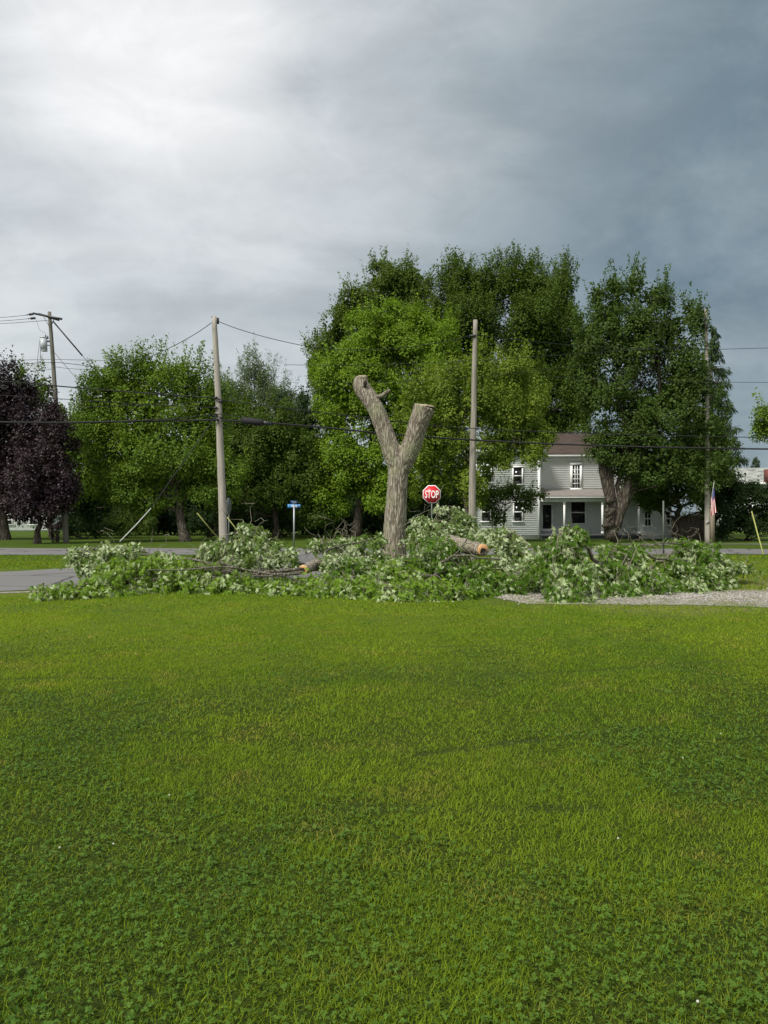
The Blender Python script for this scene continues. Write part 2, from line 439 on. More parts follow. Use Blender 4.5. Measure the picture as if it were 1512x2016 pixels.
br.inputs['Mortar Size'].default_value = 0.012
br.inputs['Color1'].default_value = (0.052, 0.042, 0.036, 1); br.inputs['Color2'].default_value = (0.088, 0.068, 0.057, 1); br.inputs['Mortar'].default_value = (0.05, 0.035, 0.03, 1)
t.l.new(t.mix(t.math('MULTIPLY', t.noise(co, 1.3, 4), 0.5), br.outputs['Color'], (0.07, 0.05, 0.04)), b.inputs['Base Color']); b.inputs['Roughness'].default_value = 0.95
b.inputs['Specular IOR Level'].default_value = 0.1
m, t, b = mat('shingles_grey'); M['shinglegrey'] = m
co = objco(t)
v = t.new('ShaderNodeTexVoronoi'); v.inputs['Scale'].default_value = 2.3; t.put(v.inputs['Vector'], co)
sp = t.new('ShaderNodeSeparateColor'); t.l.new(v.outputs['Color'], sp.inputs[0])
t.l.new(t.mix(sp.outputs[0], (0.13, 0.14, 0.125), (0.36, 0.38, 0.34)), b.inputs['Base Color']); b.inputs['Roughness'].default_value = 0.95
M['porchroof'] = plain('porch_roofing', (0.20, 0.18, 0.165), 0.9, var=0.3, scale=2)
M['foundation'] = plain('foundation', (0.07, 0.075, 0.08), 0.9)
M['fence'] = polemat('fence_wood', (0.13, 0.11, 0.075), (0.24, 0.20, 0.14))
M['flagred'] = plain('flag_red', (0.50, 0.03, 0.05), 0.8, var=0.05)
M['flagblue'] = plain('flag_blue', (0.03, 0.05, 0.22), 0.8, var=0.05)
M['flagwhite'] = plain('flag_white', (0.80, 0.78, 0.76), 0.8, var=0.03)
M['brickred'] = plain('red_brick', (0.15, 0.045, 0.035), 0.9, var=0.3)

M['lf_mid'] = leafmat('leaf_maple_mid', (0.075, 0.139, 0.017), (0.128, 0.208, 0.025), (0.144, 0.228, 0.024), patch=0.45)
M['lf_bright'] = leafmat('leaf_bright', (0.123, 0.218, 0.018), (0.188, 0.298, 0.025), (0.159, 0.251, 0.021), patch=0.4)
M['lf_yellow'] = leafmat('leaf_yellow_green', (0.140, 0.206, 0.025), (0.222, 0.288, 0.040), (0.118, 0.185, 0.022), patch=0.4)
M['lf_dark'] = leafmat('leaf_dark', (0.059, 0.098, 0.015), (0.094, 0.148, 0.021), (0.074, 0.125, 0.016), patch=0.35)
M['lf_olive'] = leafmat('leaf_olive', (0.073, 0.120, 0.019), (0.120, 0.174, 0.027), (0.084, 0.136, 0.024), patch=0.4)
M['lf_right'] = leafmat('leaf_right', (0.050, 0.092, 0.018), (0.085, 0.142, 0.026), (0.068, 0.112, 0.022), patch=0.5)
M['lf_willow'] = leafmat('leaf_grey_green', (0.094, 0.138, 0.072), (0.143, 0.193, 0.105), patch=0.4)
M['lf_shade'] = leafmat('leaf_shade_dark', (0.020, 0.042, 0.012), (0.040, 0.074, 0.020), (0.030, 0.058, 0.016), patch=0.5)  # green darkened to paint in the deep shade low among the far trees
M['lf_purple'] = leafmat('leaf_purple', (0.018, 0.009, 0.013), (0.036, 0.021, 0.028), (0.027, 0.016, 0.016), trans=0.12, patch=0.5, spec=0.25)
M['lf_conifer'] = leafmat('needle', (0.028, 0.050, 0.024), (0.045, 0.075, 0.034), trans=0.1)
M['lf_pile'] = leafmat('leaf_silver', (0.044, 0.110, 0.008), (0.110, 0.207, 0.016), (0.072, 0.146, 0.011), back=(0.38, 0.47, 0.24), patch=1.2)
M['lf_pilebright'] = leafmat('leaf_fresh_green', (0.088, 0.172, 0.013), (0.182, 0.299, 0.027), (0.127, 0.218, 0.018), back=(0.40, 0.49, 0.25), patch=1.2)
M['lf_pilepale'] = leafmat('leaf_silver_pale', (0.070, 0.135, 0.022), (0.14, 0.22, 0.045), (0.095, 0.16, 0.030), back=(0.46, 0.54, 0.32), patch=1.2)

# ------------------------------------------------------------------ the ground, roads, gravel
def grid_axis(lo, hi, step, far, n):
    mid = np.arange(lo, hi + step / 2, step)
    k = (np.linspace(0, 1, n + 1)[1:]) ** 2.2
    return np.concatenate([lo - (k * (far - abs(lo)))[::-1], mid, hi + k * (far - hi)])
gxs = grid_axis(-32, 34, 0.5, 900, 14); gys = grid_axis(-6, 60, 0.5, 1200, 14)
XX, YY = np.meshgrid(gxs, gys, indexing='ij')
V = np.stack([XX, YY, gz(XX, YY)], -1).reshape(-1, 3)
a = np.arange(len(gxs) - 1)[:, None] * len(gys); bq = np.arange(len(gys) - 1)[None]
Q = np.stack([a + bq, a + len(gys) + bq, a + len(gys) + bq + 1, a + bq + 1], -1).reshape(-1, 4)
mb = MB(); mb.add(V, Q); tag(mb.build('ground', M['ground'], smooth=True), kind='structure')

def strip(name, la, lb, mt, lift, sub=60, across=8):
    """sheet between two polylines, draped on the ground"""
    def res(l):
        l = np.array(l, float); d = np.concatenate([[0], np.cumsum(np.linalg.norm(np.diff(l, axis=0), axis=1))])
        s = np.linspace(0, d[-1], sub); return np.stack([np.interp(s, d, l[:, 0]), np.interp(s, d, l[:, 1])], -1)
    A, B = res(la), res(lb)
    rs = np.random.RandomState(3); am = .75 if mt is M['gravel'] else .28
    A = A + (vnoise(np.stack([A[:, 0] * 1.1, A[:, 1] * 1.1, A[:, 0] * 0], -1)) - .5)[:, None] * am * np.array([0, 1])
    B = B + (vnoise(np.stack([B[:, 0] * 1.3, B[:, 1] * 1.1, B[:, 0] * 0 + 9], -1)) - .5)[:, None] * am * np.array([0, 1])
    w = np.linspace(0, 1, across)[None, :, None]
    p = A[:, None] * (1 - w) + B[:, None] * w
    v = np.concatenate([p, (gz(p[..., 0], p[..., 1]) + lift)[..., None]], -1).reshape(-1, 3)
    i = np.arange(sub - 1)[:, None] * across; j = np.arange(across - 1)[None]
    q = np.stack([i + j, i + across + j, i + across + j + 1, i + j + 1], -1).reshape(-1, 4)
    m_ = MB(); m_.add(v, q); return tag(m_.build(name, mt, smooth=True), kind='structure')
def gp(px, py):
    D = CAMH * FPX / (py - HZ); return ((px - CX) / FPX * D, D)
# near street: comes in from the left and bends away behind the pile to the crossing
strip('road', [(-45, 14.4), (-24, 15.4), gp(0, 1166), gp(110, 1158), (-4, 18.6), (-0.5, 21.5), (1.8, 26), (2.6, 32.2)],
      [(-45, 22.6), (-24, 22.2), gp(0, 1127), gp(165, 1117), (-7.8, 24.8), (-5.6, 26.5), (-4.4, 29), (-4.0, 32.2)], M['road'], 0.012, 90, 14)
strip('cross_street', [(-90, 32.0), (-30, 32.0), (10, 32.5), (26, 33.6), (90, 36)], [(-90, 39), (-30, 39.2), (4, 38.6), (26, 37.6), (90, 39.5)], M['road'], 0.008, 160, 10)
strip('driveway', [(2.6, 14.3), (6, 13.9), (12, 13.6), (30, 13.2)], [(1.2, 17.6), (6, 17.2), (12, 17.0), (30, 16.6)], M['gravel'], 0.008, 60, 10)
strip('road_shoulder', [(-45, 13.9), (-24, 14.9), (-8.3, 16.0), (-5.8, 16.9), (-3.4, 18.0)], [(-45, 14.5), (-24, 15.5), (-8.0, 16.7), (-5.8, 17.5), (-3.2, 18.6)], M['gravel'], 0.006, 70, 3)
# sidewalk beyond the crossing on the right
strip('sidewalk', [(13, 43.2), (26, 43.4), (60, 44)], [(13, 44.4), (26, 44.6), (60, 45.2)], M['road'], 0.02, 30, 3)

# loose stones and weeds on the gravel
rs = np.random.RandomState(11)
n = 4200
x = rs.uniform(2.2, 13, n); y = rs.normal(15.7, 0.6, n)
c = np.stack([x, y, gz(x, y) + 0.012], -1)
OCT = np.array([(0, 0, .6), (1, 0, 0), (0, .8, 0), (-.9, 0, 0), (0, -1, 0)])
m_ = MB(); instance(m_, OCT, [[(0, 1, 2), (0, 2, 3), (0, 3, 4), (0, 4, 1)]], c, rs.normal(size=(n, 3)) * [1, 1, .05], np.tile([0, 0, 1.0], (n, 1)) + rs.normal(size=(n, 3)) * .3, rs.uniform(.010, .026, n))
tag(m_.build('gravel_stones', M['stone']), 'loose pale stones strewn over the gravel driveway', 'gravel', kind='stuff')

# ------------------------------------------------------------------ lawn grass and clover
def lawn_points(y0, y1, dens, seed, margin=1.2):
    rs = np.random.RandomState(seed)
    wmax = 0.49 * y1 + margin
    n = int(dens * 2 * wmax * (y1 - y0))
    x = rs.uniform(-wmax, wmax, n); y = rs.uniform(y0, y1, n)
    k = np.abs(x) < 0.49 * y + margin
    return x[k], y[k], rs
def cloverness(x, y):
    f = (fbm(np.stack([x * 0.95 + 3, y * 0.75 + 8, x * 0], -1), 3) - .5) * 1.7 + .48
    near = np.clip((6.2 - y) / 4.0, -0.5, 1)
    side = np.clip(np.abs(x - 0.1) / (0.49 * y + 1e-3), 0, 1) ** 1.5
    return f + 0.14 * near + 0.16 * side
def rut(x, y):
    """mowing and wheel lines: 1 on the line"""
    r = np.zeros_like(x)
    for (x0, x1, a, b_, w) in ((-4, -1.2, 7.65, 0.10, 0.035), (0.2, 2.6, 5.35, 0.32, 0.05), (-0.2, 1.2, 4.45, -0.10, 0.05), (-3.0, 3.0, 9.6, 0.05, 0.05), (1.0, 5.0, 8.0, 0.22, 0.05)):
        yy = a + b_ * (x - x0) + 0.10 * np.sin(x * 1.7 + a)
        r = np.maximum(r, np.exp(-((y - yy) / (w * 1.5)) ** 2) * (x > x0) * (x < x1) * np.clip(vnoise(np.stack([x * 3, y * 5, x * 0 + a], -1)) * 2.2 - .3, 0, 1))
    return r
BL_T = [(-.5, 0, 0), (.5, 0, 0), (.38, .55, .12), (-.38, .55, .12), (0, 1, .42)]
BL_F = [[(0, 1, 2, 3)], [(3, 2, 4)]]
gb = MB()
for (y0, y1, dens, wd, seed, hh) in ((1.9, 3.4, 15000, .0028, 1, .031), (3.4, 5.5, 8500, .0036, 2, .031), (5.5, 9, 4600, .0052, 3, .030), (9, 13.0, 2300, .0085, 4, .030), (13.0, 18, 900, .014, 5, .034)):
    x, y, rs = lawn_points(y0, y1, dens, seed)
    cl = cloverness(x, y)
    keep = rs.rand(len(x)) < np.clip(1.25 - np.clip((cl - 0.52) * 4.0, 0, 0.75), 0.2, 1)
    keep &= rs.rand(len(x)) > rut(x, y) * 0.95
    # bare gravel, road shoulder
    keep &= ~((x > 1.8) & (y > 13.9 + 0.5 * (vnoise(np.stack([x * 1.5, y * 1.5, x * 0], -1)) - .5)) & (rs.rand(len(x)) > np.clip(.75 - (y - 13.9) * .75, .06, .8)))
    keep &= ~((x < -3) & (y > 15.6 + 0.40 * (x + 8)))
    keep &= ~((x <= 1.8) & (x >= -3) & (y > 16.5))
    x, y = x[keep], y[keep]; n = len(x)
    th = rs.uniform(0, 2 * math.pi, n); lean = rs.uniform(0.2, 1.5, n)
    tip = np.stack([np.cos(th) * lean, np.sin(th) * lean, np.ones(n) * 0.8], -1)
    nor = np.stack([-np.cos(th), -np.sin(th), lean], -1) + rs.normal(size=(n, 3)) * .25
    c = np.stack([x, y, gz(x, y) - 0.002], -1)
    h = hh * rs.uniform(0.5, 1.5, n) * (0.55 + 0.9 * fbm(np.stack([x * 3.1, y * 2.4, x * 0 + 4], -1), 3))
    tip = nrm(tip); nor = nrm(nor - (nor * tip).sum(-1, keepdims=True) * tip); sd = np.cross(tip, nor)
    T = np.array(BL_T)
    w = wd * rs.uniform(.7, 1.3, n)
    v = c[:, None] + (T[None, :, 0:1] * w[:, None, None]) * sd[:, None] + h[:, None, None] * (T[None, :, 1:2] * tip[:, None] - T[None, :, 2:3] * nor[:, None] * .5)
    off = (np.arange(n) * 5)[:, None, None]
    gb.add(v.reshape(-1, 3), (np.array(BL_F[0])[None] + off).reshape(-1, 4), (np.array(BL_F[1])[None] + off).reshape(-1, 3))
tag(gb.build('lawn_grass', M['blade']), 'short mown yellow green grass covering the front lawn', 'grass', kind='stuff')

cb = MB()
LF = [(0, 0, 0), (.42, .35, .10), (.40, .85, .06), (0, 1.0, -.04), (-.40, .85, .06), (-.42, .35, .10)]
def rotT(T, a):
    T = np.array(T); c_, s_ = math.cos(a), math.sin(a)
    return np.stack([T[:, 0] * c_ - T[:, 1] * s_, T[:, 0] * s_ + T[:, 1] * c_, T[:, 2]], -1)
CLO = np.concatenate([rotT(LF, a) for a in (0, 2.094, -2.094)])
CLF = [[tuple(np.array([0, 1, 2, 3, 4, 5]) + 6 * k) for k in range(3)]]
for (y0, y1, dens, sz, seed, thr) in ((1.9, 3.6, 2600, .0095, 21, .50), (3.6, 6, 1500, .0105, 22, .54), (6, 9.5, 600, .012, 23, .57), (9.5, 14, 120, .015, 24, .62)):
    x, y, rs = lawn_points(y0, y1, dens, seed)
    keep = rs.rand(len(x)) < np.clip((cloverness(x, y) - thr + 0.10) * 3.2, 0.06, .8)
    keep &= rs.rand(len(x)) > rut(x, y) * 0.8
    x, y = x[keep], y[keep]; n = len(x)
    z = gz(x, y) + rs.uniform(.014, .042, n)
    nor = np.tile([0, 0, 1.0], (n, 1)) + rs.normal(size=(n, 3)) * .55
    tip = np.stack([np.cos(th_ := rs.uniform(0, 6.3, n)), np.sin(th_), np.zeros(n)], -1)
    instance(cb, CLO, CLF, np.stack([x, y, z], -1), tip, nor, sz * (.45 + .95 * rs.rand(n) ** 1.6))
tag(cb.build('clover_patches', M['clover']), 'darker blue green clover spreading through the near lawn', 'clover', kind='stuff')
fb = MB()
x, y, rs = lawn_points(2.2, 6, 1.6, 31, 0)
for xx, yy in zip(x, y):
    if xx > 0.3 * yy - 0.4 or rs.rand() < 0.06:
        fb.sphere((xx, yy, float(gz(xx, yy)) + .05), (.0055, .0055, .005), 6, 5)
tag(fb.build('clover_flowers', M['flower']), 'tiny white clover blossoms dotted in the lawn', 'clover flowers', kind='stuff')
# mown tufts on the hump and the strips beyond
tb = MB(); rs = np.random.RandomState(77); n = 60000
x = rs.uniform(-16, 22, n); y = rs.uniform(17, 31.5, n)
k = (x > 2.2 + 0.0 * y) | (y > 23.8 + 0.15 * (x + 12)); k &= ~((x > -8.2) & (x < 3.0) & (y > 22)); x, y = x[k], y[k]; n = len(x)
th = rs.uniform(0, 6.3, n)
tip = np.stack([np.cos(th) * .5, np.sin(th) * .5, np.ones(n)], -1); nor = np.stack([-np.cos(th), -np.sin(th), .5 * np.ones(n)], -1)
instance(tb, [(-.3, 0, 0), (.3, 0, 0), (0, 1, 0)], [[(0, 1, 2)]], np.stack([x, y, gz(x, y)], -1), tip, nor, rs.uniform(.03, .07, n))
tag(tb.build('verge_grass', M['blade']), 'mown grass of the verge and low hump behind the branch pile', 'grass', kind='stuff')

# ------------------------------------------------------------------ trees
def blob_world(bl, D):
    out = []
    for q in bl:
        cx, cy, rx, ry = q[:4]; dd = q[4] if len(q) > 4 else 0
        k = (D + dd) / FPX
        out.append((P(cx, cy, D + dd), np.array([rx * k, (0.5 * (rx + ry)) * 0.85 * k, ry * k])))
    return out
def crown_mesh(blobs, rs, dens, leaf, clump_r, per, T=LEAF_T, TF=LEAF_F, gap=0.30, spiky=0.25, droop=0.0, updir=0.7, up_spike=1.0, core=20, lobes=2.2):
    dens = dens * 2.6; leaf = leaf * .80
    """leaf clumps over the shells of several ellipsoids; returns mesh builder and clump centres"""
    mb = MB(); cents = []
    for bi, (c0, r0) in enumerate(blobs):
        area = 4 * math.pi * ((((r0[0] * r0[1]) ** 1.6 + (r0[0] * r0[2]) ** 1.6 + (r0[1] * r0[2]) ** 1.6) / 3) ** (1 / 1.6))
        n = max(6, int(area * dens / per))
        # lobes of foliage carried by single limbs
        nl = int(max(5, min(30, lobes * area ** .6)))
        ld = nrm(rs.normal(size=(nl, 3))); lr = rs.uniform(.22, .42, nl) * (5.0 / (nl + 4)) ** .25 * 1.15
        lc = ld * (rs.uniform(.62, .92, nl) - lr * .35)[:, None]
        w = lr ** 2; li = rs.choice(nl, n, p=w / w.sum())
        sd = nrm(nrm(rs.normal(size=(n, 3))) + ld[li] * .75 + [0, 0, .25])
        q_ = lc[li] + sd * lr[li][:, None] * (1 - .45 * rs.rand(n, 1) ** 1.5) * [1, 1, .8]
        p = c0 + q_ * r0 * 1.04
        d = nrm(sd + ld[li] * .5)
        keep = np.ones(n, bool)
        for bj, (c1, r1) in enumerate(blobs):
            if bj != bi:
                q = np.linalg.norm((p - c1) / r1, axis=1)
                keep &= ~((q < 0.55) & (rs.rand(n) < 0.85))
        keep &= ~((d[:, 1] > 0.45) & (rs.rand(n) < 0.5))
        keep &= vnoise(p * 0.75 + 31) > gap * .85
        keep &= p[:, 2] > gz(p[:, 0], p[:, 1]) + 0.3
        p, d = p[keep], d[keep]
        cents.append(np.concatenate([p, d], 1))
    # leaves deep inside the crown
    for c0, r0 in blobs:
        k = int(core * (r0[0] * r0[1] * r0[2]) ** (2 / 3) * 4 * math.pi)
        q = c0 + nrm(rs.normal(size=(k, 3))) * r0 * (rs.rand(k, 1) ** .5 * .66)
        q = q[(q[:, 2] > gz(q[:, 0], q[:, 1]) + .5) & (vnoise(q * 0.75 + 31) > gap * .8)]
        instance(mb, T, TF, q, rs.normal(size=q.shape), rs.normal(size=q.shape), leaf * rs.uniform(1.2, 2.2, len(q)))
    C = np.concatenate(cents); p, d = C[:, :3], C[:, 3:]; n = len(p)
    out = nrm(d * [1, 1, .8] + [0, 0, updir * 0.6])
    spike = (rs.rand(n) < spiky * np.clip(d[:, 2] * .8 + .6, 0.05, 1))
    cr = clump_r * rs.uniform(.6, 1.35, n)
    # local leaf offsets
    o = rs.normal(size=(n, per, 3)); o = nrm(o) * (rs.rand(n, per, 1) ** 0.45)
    t_ = np.einsum('npk,nk->np', o, out)
    flat = o - t_[..., None] * out[:, None] * 0.45
    flat = flat * cr[:, None, None]
    ax = nrm(out * [.5, .5, .6] + [0, 0, up_spike])
    along = rs.rand(n, per, 1) * 2.5 - .3
    sp = (along * ax[:, None] + rs.normal(size=(n, per, 3)) * 0.15 * (1.35 - along * .42)) * cr[:, None, None]
    off = np.where(spike[:, None, None], sp, flat)
    if droop: off = off - np.array([0, 0, 1]) * (np.linalg.norm(off[..., :2], axis=-1, keepdims=True) * droop)
    pos = (p[:, None] + off).reshape(-1, 3)
    nor = nrm(out[:, None] * 1.0 + rs.normal(size=(n, per, 3)) * .30 + [0, 0, .35]).reshape(-1, 3)
    tip = nrm(nrm(off) * .8 + rs.normal(size=(n, per, 3)) * .6 - [0, 0, .25 + droop]).reshape(-1, 3)
    instance(mb, T, TF, pos, tip, nor, leaf * rs.uniform(.7, 1.2, len(pos)))
    return mb, p
def curve(p, q, rs, n=7, sag=0.0, wob=0.12):
    p, q = np.array(p, float), np.array(q, float); t = np.linspace(0, 1, n)[:, None]
    L = np.linalg.norm(q - p)
    c = p * (1 - t) + q * t + np.sin(t * math.pi) * np.array([0, 0, -sag]) * L
    w = rs.normal(size=(n, 3)) * wob * L / n; w[0] = 0; w[-1] = 0
    return c + w * np.sin(t * math.pi)
def limbs_mesh(base, blobs, cents, rs, r, trunk_top=0.62, nl=16, lean=None, sides=9, pathpx=None):
    mb = MB()
    top = max(c[2] + s[2] for c, s in blobs)
    mid = sum((c * s[0] ** 2 for c, s in blobs)) / sum(s[0] ** 2 for c, s in blobs)
    tp = np.array([mid[0] * .7 + base[0] * .3, mid[1] * .5 + base[1] * .5, base[2] + (top - base[2]) * trunk_top])
    path = pathpx if pathpx is not None else curve(base - [0, 0, .2], tp, rs, 12, 0, .16)
    path = np.array(path); n = len(path)
    rad = r * (1 - 0.72 * np.linspace(0, 1, n)); rad[0] *= 1.45; 
    if n > 6: rad[1] *= 1.12
    mb.tube(path, rad, sides, rough=.12, seed=int(r * 1000))
    k = rs.choice(len(cents), min(nl, len(cents)), replace=False)
    for i in k:
        tgt = cents[i]; f = rs.uniform(.30, .95)
        # join lower targets lower down
        hfrac = np.clip((tgt[2] - base[2]) / (tp[2] - base[2] + 1e-6) * .75, .28, .97)
        j = int(min(n - 2, max(1, round(hfrac * (n - 1)))))
        st = path[j]; rr = rad[j] * .5
        c = curve(st, tgt, rs, 8, -0.06, .5)
        mb.tube(c, np.linspace(rr, rr * .12, 8), 6, caps=False)
        for b_ in range(3):
            a_ = rs.randint(3, 7); e = c[a_] + nrm(rs.normal(size=3) + [0, 0, .6]) * np.linalg.norm(tgt - st) * .32
            mb.tube(curve(c[a_], e, rs, 5, -.05, .5), np.linspace(rr * .35, rr * .06, 5), 5, caps=False)
    return mb
def tree(name, label, cat, trunk_px, D, blobs, r, leafm, barkm, seed, dens=60, leaf=.2, clump=.5, per=24, group=None, nl=16, ttop=.62, path=None, extra=None, **kw):
    rs = np.random.RandomState(seed)
    base = G(trunk_px, D); root = empty(name, base); tag(root, label, cat, group)
    bw = blob_world(blobs, D)
    cm, cents = crown_mesh(bw, rs, dens, leaf, clump, per, **kw)
    part(cm, 'crown', leafm, root)
    tm = limbs_mesh(base, bw, cents, rs, r, ttop, nl, pathpx=path)
    if extra: extra(tm, rs)
    part(tm, 'trunk', barkm, root, True)
    return root

TG = 'trees along the far side of the crossing'
tree('purple_maple', 'dark purple-leaved maple at the left edge of the street scene, the taller one', 'tree', 12, 52,
     [(5, 900, 95, 120), (-40, 810, 80, 90), (25, 775, 45, 60), (60, 850, 55, 80), (-60, 950, 100, 80), (50, 960, 60, 60)], .30, M['lf_purple'], M['bark'], 101, dens=75, leaf=.19, gap=.2, group=TG)
tree('purple_maple', 'smaller dark purple maple beside the pole with the transformer', 'tree', 73, 45.0,
     [(92, 935, 52, 72), (112, 865, 36, 52), (70, 990, 65, 40), (122, 945, 34, 52), (100, 820, 24, 34)], .19, M['lf_purple'], M['bark_dark'], 102, dens=80, leaf=.18, gap=.2, group=TG)
tree('slender_tree', 'thin airy green tree rising between the purple maples and the pole', 'tree', 100, 60,
     [(78, 775, 40, 55), (110, 830, 45, 60), (150, 850, 35, 60), (90, 900, 60, 70), (40, 740, 22, 28)], .16, M['lf_olive'], M['bark'], 103, dens=22, leaf=.19, gap=.35, spiky=.5, group=TG)
tree('maple', 'broad mid green maple with pale trunk behind the left part of the pile', 'tree', 367, 48.5,
     [(290, 810, 112, 80), (362, 745, 48, 48), (300, 735, 40, 40), (250, 765, 60, 55), (208, 800, 50, 60), (198, 890, 62, 75), (330, 890, 115, 90), (400, 830, 45, 85), (420, 935, 75, 65), (285, 960, 110, 50), (165, 950, 38, 50), (215, 745, 34, 32), (178, 830, 34, 50), (420, 790, 36, 50)],
     .30, M['lf_mid'], M['bark'], 104, dens=62, leaf=.185, gap=.26, spiky=.55, group=TG)
tree('willow', 'wispy grey green willow showing above the maples right of the grey pole', 'tree', 510, 66,
     [(510, 745, 42, 52), (462, 775, 36, 45), (560, 785, 36, 45), (500, 840, 75, 75), (575, 850, 45, 60), (440, 800, 25, 50)],
     .26, M['lf_willow'], M['bark'], 105, dens=42, leaf=.26, T=NARROW_T, gap=.20, spiky=.7, clump=.6, group=TG)
tree('maple', 'dark green maple behind the blue street name sign', 'tree', 545, 56,
     [(480, 880, 70, 85), (560, 890, 60, 90), (520, 970, 100, 62), (600, 930, 45, 90), (445, 950, 50, 70), (620, 1000, 50, 40), (500, 820, 50, 45)],
     .24, M['lf_dark'], M['bark_dark'], 106, dens=62, leaf=.2, gap=.2, group=TG)
tree('dark_tree', 'deep green tree filling the belt behind the pale-trunked maple and the grey pole', 'tree', 432, 63,
     [(190, 925, 62, 85), (300, 930, 80, 85), (440, 890, 62, 105), (600, 855, 42, 100), (560, 930, 70, 90), (395, 960, 60, 70), (170, 985, 50, 45)], .26, M['lf_shade'], M['bark_dark'], 116, dens=50, leaf=.22, gap=.12, spiky=.4, group=TG)
tree('broadleaf_tree', 'bright green rounded tree behind the lopped trunk', 'tree', 700, 56,
     [(800, 665, 62, 72), (735, 700, 80, 85), (855, 690, 50, 75), (680, 780, 70, 110), (800, 790, 105, 110), (668, 890, 62, 90), (760, 920, 100, 95), (650, 970, 50, 55), (850, 850, 60, 90)],
     .34, M['lf_bright'], M['bark_dark'], 107, dens=58, leaf=.21, gap=.2, spiky=.12, clump=.6, group=TG)
tree('dark_tree', 'tall olive green tree rising behind the bright rounded tree', 'tree', 745, 78,
     [(765, 555, 52, 52), (815, 560, 38, 48), (705, 600, 52, 48), (660, 640, 36, 42), (725, 680, 80, 90), (640, 700, 40, 40), (810, 640, 62, 80), (640, 760, 32, 50)],
     .38, M['lf_olive'], M['bark_dark'], 108, dens=46, leaf=.25, clump=.7, gap=.27, group=TG)
tree('dark_tree', 'tall dark maple with many pointed tops behind the white house', 'tree', 1010, 80,
     [(895, 560, 34, 50), (940, 565, 42, 50), (1005, 555, 50, 52), (1060, 570, 40, 48), (1108, 562, 30, 48), (930, 660, 75, 100), (1050, 660, 95, 110), (1000, 770, 125, 90), (1118, 720, 40, 110), (1150, 745, 34, 85), (1090, 830, 80, 60), (890, 640, 35, 80)],
     .45, M['lf_dark'], M['bark_dark'], 109, dens=46, leaf=.25, clump=.7, gap=.25, spiky=.6, group=TG)
tree('yellow_maple', 'yellowish green maple right of the lopped trunk, spreading in front of the house', 'tree', 912, 46,
     [(935, 720, 48, 40), (1000, 735, 48, 50), (870, 765, 62, 50), (815, 790, 42, 42), (955, 810, 105, 62), (1040, 800, 50, 48), (1075, 850, 28, 16), (1060, 882, 34, 12), (860, 845, 78, 62), (1050, 860, 40, 26), (985, 872, 70, 32), (850, 930, 58, 62), (915, 930, 45, 60), (1045, 905, 30, 14, -1), (965, 905, 48, 22), (938, 960, 26, 42)],
     .22, M['lf_yellow'], M['bark_dark'], 110, dens=66, leaf=.17, clump=.42, gap=.27, spiky=.5, group=TG)
tree('small_tree', 'small dark thin-stemmed tree in front of the left wing of the white house', 'tree', 990, 50.5,
     [(1000, 968, 62, 15), (960, 985, 34, 26), (1035, 995, 30, 20), (985, 1020, 20, 22), (1060, 975, 30, 8), (950, 930, 26, 22)],
     .07, M['lf_dark'], M['bark_dark'], 111, dens=60, leaf=.15, clump=.3, gap=.3, nl=22, group=TG)
# right hand tree with the burl trunk
def forked(tm, rs):
    D = 47
    for pts, rr in (([(1203, 1062), (1201, 1030), (1205, 1008), (1203, 960), (1198, 915), (1190, 850)], (.38, .35, .31, .23, .19, .14)),
                    ([(1212, 1040), (1220, 1010), (1232, 985), (1240, 930), (1236, 880), (1225, 800)], (.30, .29, .28, .24, .19, .12)),
                    ([(1204, 990), (1190, 940), (1182, 900), (1176, 870)], (.3, .26, .2, .14)),
                    ([(1240, 940), (1262, 890), (1290, 850), (1300, 800), (1296, 700)], (.3, .22, .18, .14, .08)),
                    ([(1290, 850), (1300, 835), (1318, 820)], (.10, .08, .04))):
        q = np.array([P(a_, b_, D) for a_, b_ in pts])
        u = np.linspace(0, len(q) - 1, 18); qq = np.stack([np.interp(u, range(len(q)), q[:, k]) for k in range(3)], -1)
        tm.tube(qq, np.interp(u, range(len(q)), rr), 14, rough=.16, seed=3)
    for k in range(16):
        c = P(1196 + rs.uniform(-8, 10), 1008 + rs.uniform(-22, 28), D - .35); tm.sphere(c, rs.uniform(.11, .20, 3), 10, 8)
tree('burled_tree', 'big dark tree with a knobbly burled forked trunk in front of the porch', 'tree', 1207, 47,
     [(1196, 630, 44, 50), (1176, 590, 15, 46), (1211, 572, 16, 48), (1246, 560, 17, 42), (1292, 592, 38, 42), (1364, 622, 30, 42), (1328, 650, 30, 40), (1330, 770, 45, 60), (1158, 680, 34, 62), (1150, 760, 30, 50), (1250, 690, 88, 75), (1355, 720, 50, 80), (1190, 770, 58, 75), (1300, 800, 95, 85), (1195, 880, 52, 50), (1300, 895, 95, 72), (1385, 830, 42, 90), (1395, 930, 48, 62), (1235, 925, 50, 25), (1200, 690, 40, 70), (1250, 800, 60, 60), (1265, 640, 50, 60), (1230, 870, 70, 50)],
     .18, M['lf_right'], M['bark_dark'], 112, dens=46, leaf=.185, clump=.45, gap=.22, spiky=.5, nl=34, extra=forked, group=TG)
tree('dark_tree', 'dark shaded tree overhanging the wooden fence right of the porch', 'tree', 1332, 52,
     [(1330, 940, 75, 62), (1280, 960, 60, 38), (1400, 960, 42, 62), (1360, 880, 60, 60), (1420, 900, 30, 50), (1300, 985, 40, 22)],
     .26, M['lf_dark'], M['bark_dark'], 113, dens=62, leaf=.2, gap=.22, group=TG)
